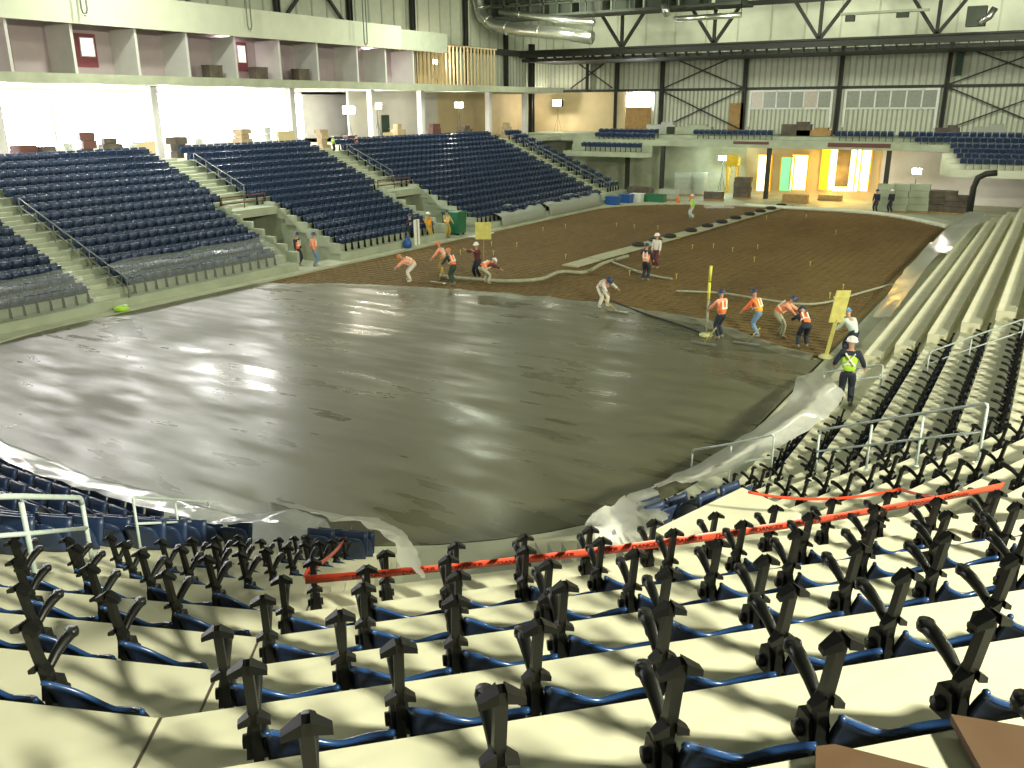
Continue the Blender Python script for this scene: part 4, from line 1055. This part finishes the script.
def doorway(n, u0, u1, v0, v1, m, side=None, y=YG-.12):
    p = onY(u0, v0, y); q = onY(u1, v1, y); zb = max(q.z, 0); w = (q.x-p.x)/2; h = p.z-zb
    t = struct(empty('door_%d' % n, ((p.x+q.x)/2, y, zb)))
    b = MB(); b.bb((-w, .04, 0), (w, .08, h)); b.build('lit_opening', M[m], t)
    b = MB(); b.bb((-w-.12, -.05, 0), (-w, .1, h+.1)); b.bb((w, -.05, 0), (w+.12, .1, h+.1)); b.bb((-w, -.05, h), (w, .1, h+.1)); b.build('door_frame', M['yellow'], t)
    if side:
        b = MB(); a_, c_ = side; b.bb((a_, -.12, 0), (c_, -.06, h)); b.build('door_leaf', M['dooryel'], t)
    return t
doorway(10, 759, 769, 155, 191, 'doorglow', (.35, .6))
doorway(11, 782, 791, 157, 191, 'doorteal')
doorway(12, 793, 805, 155, 190, 'doorglow')
doorway(13, 830, 836, 146, 190, 'doorglow', (-1.05, -.3))
doorway(14, 849, 857, 147, 191, 'doorglow')
b = MB(); p = onY(838.5, 146, YG-.14); q = onY(847.5, 187, YG-.14); b.bb((p.x, YG-.18, q.z), (q.x, YG-.06, p.z)); struct(b.build('trim_6', M['clutter']))
doorway(15, 859, 867, 147, 191, 'doorglow')
t = struct(empty('door_16', onY(841, 189, YG-.3))); b = MB(); b.box((0, 0, 0), (1.5, .05, .35)); b.build('lit_opening', M['doorglow'], t)
# lift, panels, wrapped pallets etc on the far floor
q = onZ(735, 196, 0); t = thing('scissor_lift', (-7.4, 71.2, 0), 'yellow scaffold lift under the bright lamp at the far end', 'lift')
b = MB(); [b.bb((sx-.06, sy-.06, 0), (sx+.06, sy+.06, 3.3)) for sx in (-.45, .45) for sy in (-.4, .4)]; b.build('mast', M['yellow'], t)
b = MB(); [b.beam((-.45, -.4, .3+k*.6), (.45, -.4, .75+k*.6), .06, .06) for k in range(5)]; [b.beam((.45, -.4, .3+k*.6), (-.45, -.4, .75+k*.6), .05, .05) for k in range(5)]; b.build('cross_bar', M['yellow'], t)
b = MB(); b.box((0, 0, 2.6), (1.1, 1.0, .1)); b.box((0, -.48, 3.1), (1.1, .05, .9)); b.build('basket', M['yellow'], t)
def stackthing(nm, u, v, w, d_, h, m, lab, cat, y=None):
    p = onZ(u, v, 0); t = thing(nm, (p.x, p.y, -.13), lab, cat)
    b = MB(); n = max(1, int(h/.45))
    for k in range(n): b.box((random.uniform(-.05, .05), 0, .15+(h-.15)*(k+.5)/n), (w*random.uniform(.94, 1), d_, (h-.15)/n-.02))
    b.build('goods', M[m], t); b = MB(); b.box((0, 0, .07), (w, d_, .13)); b.build('pallet', M['wood'], t); return t
stackthing('wrapped_pallet', 683, 194, 1.5, 1, 2.1, 'wrap', 'left of two tall white wrapped pallets against the far wall', 'pallet')
stackthing('wrapped_pallet', 699, 194, 1.2, 1, 2.1, 'wrap', 'right of two tall white wrapped pallets against the far wall', 'pallet')
stackthing('goods_stack', 668, 199, 1.6, 1, 1.0, 'wrap', 'low wrapped stack left of the tall white pallets', 'stack')
stackthing('goods_stack', 640, 199, 2.2, .8, 1.2, 'clutter', 'dark goods piled beside the blue tubs at the far left corner', 'stack')
stackthing('goods_stack', 714, 199, 1.6, .9, .8, 'clutter', 'dark goods piled between the white pallets and yellow lift', 'stack')
stackthing('goods_stack', 655, 202, 1.8, .9, .8, 'green', 'green covered goods beside the pallets at the far end', 'stack')
stackthing('panel_crate', 742, 197, 1.4, 1, 1.9, 'clutter', 'dark crate beside the yellow scaffold lift', 'crate')
for (u, w, lab) in ((884, 1.2, 'left'), (898, 1.3, 'middle'), (917, 1.6, 'right')):
    stackthing('panel_crate', u, 211, w, .5, 2.2, 'leftconc', 'upright wrapped panel crate at far right, %s of three' % lab, 'crate')
stackthing('goods_stack', 940, 211, 2.2, 1.2, 1.7, 'clutter', 'dark heap of goods right of the panel crates', 'stack')
stackthing('goods_stack', 955, 212, 1.6, 1.2, 1.4, 'clutter', 'dark heap of goods by the far right arch', 'stack')
stackthing('goods_stack', 795, 201, 2.2, .7, .7, 'wood', 'brown timber stack in front of the teal lit doorway', 'stack')
stackthing('goods_stack', 830, 199, 2.0, .7, .5, 'wood', 'brown timber stack in front of the tall yellow doorways', 'stack')
for (u, v, m, lab) in ((613, 205, 'blue', 'blue tub by the end of the left stand'), (626, 203, 'blue', 'darker blue tub right of the first blue tub'), (637, 202, 'white', 'pale tub right of the blue tubs')):
    p = onZ(u, v, 0); t = thing('tub', (p.x, p.y, -.13), lab, 'tub'); b = MB(); b.box((0, 0, .4), (.9, .8, .8), taper=1.15); b.build('body', M[m], t); b = MB(); b.box((0, 0, .83), (1.1, 1.0, .06)); b.build('rim', M[m], t)
for (u, v, lab) in ((678, 203, 'orange cone at the far end below the white pallets'), (691, 201, 'orange cone right of the other cone at the far end')):
    p = onZ(u, v, 0); t = thing('traffic_cone', (p.x, p.y, -.13), lab, 'cone'); b = MB(); b.lathe([(.22, .04), (.05, .75), (.04, .75)], n=14); b.build('cone', M['orange'], t); b = MB(); b.box((0, 0, .02), (.5, .5, .04)); b.build('base', M['rubber'], t)
p = onZ(716, 206, 0); board_on('floor_sheet', ((703, 204), (733, 204), (735, 208), (705, 208)), -.05, .02, M['white'], 'pale sheet lying on the floor below the far lamp')
# white pipe along far end of bed
hose([onZ(u, v, .05) for u, v in ((745, 205), (790, 208), (850, 211), (900, 217), (948, 227))], .16, M['cream'], 'pale pipe edging the far end of the rebar bed', 'edge_pipe', 'pipe')
# far right arch and dark things
p = onZ(972, 216, 0); t = thing('arch_frame', (p.x, p.y, -.13), 'dark curved frame at the far right under the seat tiers', 'frame')
b = MB(); b.tube([(-.2, 0, 0), (-.2, 0, 2.2), (0, 0, 2.9), (.5, 0, 3.2), (1.2, 0, 3.3)], .22, 8); b.build('arch', M['blackdark'], t); b = MB(); b.box((-.2, 0, .1), (.7, .7, .2)); b.build('foot', M['blackdark'], t)
# small goods and plants on the far balcony
for i, (u, w, h, m) in enumerate(((690, 4.5, .7, 'leftconc'), (797, 2.6, 1.0, 'clutter'), (815, 3, .5, 'wood'), (948, 1.8, .8, 'clutter'), (990, 2.4, .9, 'wrap'), (662, 3.0, .9, 'wrap'))):
    p = onY(u, 126, 73); t = thing('balcony_stack', (p.x, 73, 5.25), '%s stack standing on the far balcony, %s from left' % ({'leftconc': 'grey', 'clutter': 'dark', 'wood': 'brown', 'wrap': 'pale'}[m], ordn([690, 797, 815, 948, 990, 662].index(u)+1 if 0 else sorted([690, 797, 815, 948, 990, 662]).index(u)+1)), 'stack')
    b = MB(); b.box((0, 0, h/2), (w, .7, h-.02)); b.box((w*.2, 0, h+.1), (w*.4, .5, .22)); b.build('goods', M[m], t)
# ------------------------------------------------------------------ ROOF STEEL, DUCTS
YT = 70.0
b = MB(); b.bb((-29.8, YT-.3, 12.55), (34, YT+.3, 12.7)); b.bb((-29.8, YT-.3, 13.05), (34, YT+.3, 13.2)); b.bb((-29.8, YT-.05, 12.6), (34, YT+.05, 13.1)); b.bb((-29.8, YT+.3, 12.15), (34, YB-.3, 12.45))
for k in range(60): b.bb((-29+k*1.05, YT-.28, 12.2), (-28.93+k*1.05, YT+.28, 12.6))
struct(b.build('main_girder', M['steelgirder']))
for x in (-18.6, -9.6, -.45, 8.55, 17.6): rods('truss_web', [((x, YT, 13.1), (x-2.3, YT, 16.3)), ((x, YT, 13.1), (x+2.3, YT, 16.3)), ((x, YT, 13.1), (x, YT, 16.3))], .13)
b = MB(); b.bb((-29.8, YT-.2, 16.1), (34, YT+.2, 16.5)); struct(b.build('top_chord', M['steelgirder']))
b = MB(); b.bb((-34, -9, 19.5), (36, 80, 19.8)); struct(b.build('ceiling', M['deck']))
b = MB()
for y in (64, 56, 46, 36, 26, 16): b.bb((-34, y-.2, 17.0), (36, y+.2, 17.4)); b.bb((-34, y-.2, 19.1), (36, y+.2, 19.5)); [b.beam((-34+k*2.4, y, 17.2), (-32.8+k*2.4, y, 19.3), .12, .12) for k in range(29)]; [b.beam((-32.8+k*2.4, y, 19.3), (-31.6+k*2.4, y, 17.2), .12, .12) for k in range(29)]
struct(b.build('roof_truss', M['steelgirder']))
# dark plant platform hung below the roof
p0 = onY(485, 30, 64); p1 = onY(744, 30, 64)
t = thing('plant_platform', ((p0.x+p1.x)/2, 64, 15.0), 'dark steel plant platform hung below the roof at the far end', 'platform'); w = (p1.x-p0.x)/2
b = MB(); b.bb((-w, -1.2, .55), (w, 2, .75)); [b.bb((-w+k*1.4, -1.2, .75), (-w+k*1.4+.12, -1.05, 2.2)) for k in range(int(2*w/1.4))]; b.bb((-w, -1.2, 1.5), (w, -1.1, 1.65)); b.build('frame', M['deck'], t)
b = MB(); [b.box((-w+2+k*3.1, .6, 1.3), (2.2, 1.6, 1.1+.3*(k % 2))) for k in range(int(2*w/3.1))]; b.build('plant_boxes', M['deck'], t)
def duct(pix, y, r, label):
    P = [onY(u, v, y) for u, v in pix]; t = thing('duct', P[0], label, 'duct'); b = MB(); b.tube([p-P[0] for p in P], r, 14); b.build('pipe', M['duct'], t)
    for h in (P[len(P)//2], P[-1]):
        hb = MB(); hb.tube([h-P[0], Vector((h.x, h.y, 19.5))-P[0]], .03, 6); hb.build('hanger', M['blackdark'], t)
    for i in range(len(P)-1):
        b = MB(); c = (P[i]+P[i+1])/2-P[0]; d_ = (P[i+1]-P[i]).normalized(); R = d_.to_track_quat('Z', 'Y').to_matrix(); b.lathe([(r*1.02, -.06), (r*1.1, -.05), (r*1.1, .05), (r*1.02, .06)], c, 14, R); b.build('collar', M['duct'], t)
duct(((480, -20), (478, 2), (482, 16), (494, 26), (520, 30), (560, 33), (592, 38)), 62.5, .55, 'fat silver duct bending under the roof at upper centre')
duct(((500, 12), (540, 17), (594, 23)), 62.6, .28, 'thin silver duct above the fat bending duct')
duct(((674, 19), (741, 15)), 62.6, .22, 'long pale straight duct below the plant platform right end')
duct(((664, 4), (667, 16)), 62.4, .3, 'short upright silver duct above the pale straight duct')
for (u, v, w, lab) in ((884, 12, 6.5, 'long thin pale unit under the roof right of centre'), ):
    p = onY(u, v, 68); t = thing('roof_unit', p, lab, 'unit'); b = MB(); b.box((0, 0, 0), (w, .4, .18)); b.build('body', M['leftconc'], t); b = MB(); b.box((-2.5, 0, -.35), (.7, .4, .45)); b.box((1.4, 0, -.3), (.9, .4, .35)); b.build('box', M['deck'], t)
p = onY(984, 16, 68); t = thing('fan_unit', p, 'dark fan unit with a bright silver elbow at the upper right', 'fan'); b = MB(); b.box((-.5, 0, 0), (1.3, .9, 1.4)); b.build('housing', M['deck'], t); b = MB(); b.tube([(-.2, -.5, -.5), (.4, -.5, -.1), (.7, -.5, .5)], .25, 10); b.build('elbow', M['duct'], t)
p = onY(960, 62, YB-.6); t = thing('banner', p, 'dark hanging banner strip beside the far right column', 'banner'); b = MB(); b.box((0, 0, 0), (.5, .06, 2.2)); b.build('cloth', M['dkgreen'], t); b = MB(); b.tube([(-.4, 0, 1.15), (.4, 0, 1.15)], .04, 6); b.build('pole', M['blackdark'], t)
for (u, v0, v1, lab) in ((85, -30, 14, 'left'), (250, -30, 30, 'middle'), (366, -30, 45, 'right')):
    p = onX(u, v1, -25.2); t = thing('chain_loop', p, 'dark hoist chain loop hanging by the white fascia, %s of three' % lab, 'chain'); b = MB()
    b.tube([(0, -.16, 19.5-p.z), (0, -.16, .25), (0, -.1, .06), (0, 0, 0), (0, .1, .06), (0, .16, .25), (0, .16, 19.5-p.z)], .045, 6); b.build('chain', M['grail'], t); b = MB(); b.lathe([(.03, -.12), (.07, -.06), (.04, .02)], (0, 0, 0), 8); b.build('hook', M['duct'], t)
# ------------------------------------------------------------------ LAMPS AND ADDED FILLS
def work_lamp(P, zf, label, glow, face, s=1.0):
    t = thing('work_lamp', (P.x, P.y, zf), label, 'lamp'); h = P.z-zf
    b = MB()
    for a in (0, 2.1, 4.2): b.tube([(0, 0, h*.6), (.45*cos(a), .45*sin(a), 0)], .02, 6)
    b.tube([(0, 0, h*.55), (0, 0, h-.1)], .03, 6); b.build('tripod', M['blackdark'], t)
    R = Matrix.Rotation(face, 3, 'Z'); b = MB(); b.box((0, 0, h), (.16*s, .5*s, .32*s), R); b.build('housing', M['blackdark'], t)
    b = MB(); b.box(R @ Vector((.1*s, 0, 0))+Vector((0, 0, h)), (.03, .44*s, .27*s), R); b.build('lens', M[glow], t)
    l = bpy.data.lights.new('lamp_light', 'POINT'); l.energy = 260*s; l.color = (1, .92, .75) if glow == 'lampglow' else (.85, 1, .88); l.shadow_soft_size = .2
    o = bpy.data.objects.new('lamp_light', l); COL.objects.link(o); o.parent = t; o.location = R @ Vector((.35*s, 0, 0))+Vector((0, 0, h))
f0 = atan2(-60, 40)
work_lamp(onX(459, 105, -27.5), ZC, 'glaring halogen work lamp on the concourse above the further seats', 'lampglow', f0, 1.6)
work_lamp(onX(349, 110, -29), ZC, 'glaring work lamp low on the concourse above the third stair', 'lampglow', f0, 2.0)
work_lamp(onX(377, 106, -29), ZC, 'second glaring work lamp right of the third stair lamp', 'lampglow', f0, 1.6)
for i, y in enumerate((9.5, 15, 19.5, 24.5, 29.5)):
    t = thing('flood_lamp', (-26.6, y, 9.15), 'glaring flood lamp under the suite level, %s from left' % ordn(i+1), 'lamp', 0, 'flood lamps under the suite level')
    b = MB(); b.box((0, 0, -.06), (.1, .1, .12)); b.box((.0, 0, -.3), (.3, .7, .34)); b.build('housing', M['suitepale'], t)
    b = MB(); b.box((.17, 0, -.3), (.03, .62, .28)); b.build('lens', M['lampday'], t)
    l = bpy.data.lights.new('flood_light', 'AREA'); l.shape = 'RECTANGLE'; l.size = .62; l.size_y = .3; l.energy = 420; l.color = (1, .97, .96)
    o = bpy.data.objects.new('flood_light', l); COL.objects.link(o); o.parent = t; o.location = (.22, 0, -.3); o.rotation_euler = Vector((1, 0, -.25)).to_track_quat('-Z', 'Y').to_euler()
work_lamp(onY(558, 103, 76), 5.25, 'broad warm work lamp in front of the tan far wall', 'lampglow', -pi/2, 2.2)
work_lamp(onY(723, 158, 71.5), -.13, 'cool starry work lamp beside the yellow lift', 'lampcool', -pi/2, 1.6)
work_lamp(onY(917, 171, 70), -.13, 'white square work lamp in front of the pale far wall', 'lampglow', -pi/2, 1.6)
work_lamp(onX(434, 62, -29.4), 9.65, 'warm lamp behind the open stud wall', 'lampglow', 0, 1.2)
def area(loc, target, size, energy, col):  # unseen area lights; floods and added fills
    l = bpy.data.lights.new('flood', 'AREA'); l.shape = 'DISK'; l.size = size; l.energy = energy; l.color = col
    o = bpy.data.objects.new('flood', l); COL.objects.link(o); o.location = loc
    o.rotation_euler = (Vector(target)-Vector(loc)).to_track_quat('-Z', 'Y').to_euler(); return o
HAL = (1, .98, .74)
area((33, -8, 14.5), (14, 3, 0), 1.3, 9000, HAL)
area((36, 24, 14.5), (14, 25, 0), 1.3, 6500, HAL)
for x in (-12, 10):
    for y in (14, 36, 56): area((x, y, 16.7), (x, y, 0), 1.2, 420, (.92, 1, .72))
area((-20, 20, 16.5), (-20, 24, 0), 1.2, 1200, (.92, 1, .8)); area((-20, 46, 16.5), (-20, 48, 0), 1.2, 1200, (.92, 1, .8))  # added overhead fill to brighten the left stand
for x in (-24, -12, 0, 12): area((x, 72.6, 18.2), (x, 79, 10), 1.2, 270, (.95, 1, .74))  # added unseen wash brightening the top of the far wall
for y in (20, 42, 60): area((-14, y, 16.2), (-30, y, 14.5), 1.5, 330, (.95, 1, .74))  # added unseen wash brightening the left upper wall
for y in (15, 31, 45): area((-28, y, 12.3), (-30, y, 10), .8, 60, (1, .82, .85))
for x in (-20, -2, 14): area((x, 58, 15.2), (x, 78, 8.8), 1.4, 650, (.95, 1, .76))  # added unseen wash for the cladding below the girder
l = bpy.data.lights.new('doorway_warm_fill', 'POINT'); l.energy = 500; l.color = (1, .62, .12); l.shadow_soft_size = .6  # added point light giving a warm cast around the doorways
o = bpy.data.objects.new('doorway_warm_fill', l); COL.objects.link(o); o.location = (1.6, 71.6, 2.2)
wd = bpy.data.worlds.new('world'); SC.world = wd; wd.use_nodes = True
wd.node_tree.nodes['Background'].inputs[0].default_value = (.75, .85, .62, 1); wd.node_tree.nodes['Background'].inputs[1].default_value = .10
SC.view_settings.view_transform = 'Standard'; SC.view_settings.look = 'None'; SC.view_settings.gamma = 1; SC.view_settings.use_curve_mapping = False
SC.view_settings.exposure = 0.2
bpy.context.view_layer.update()
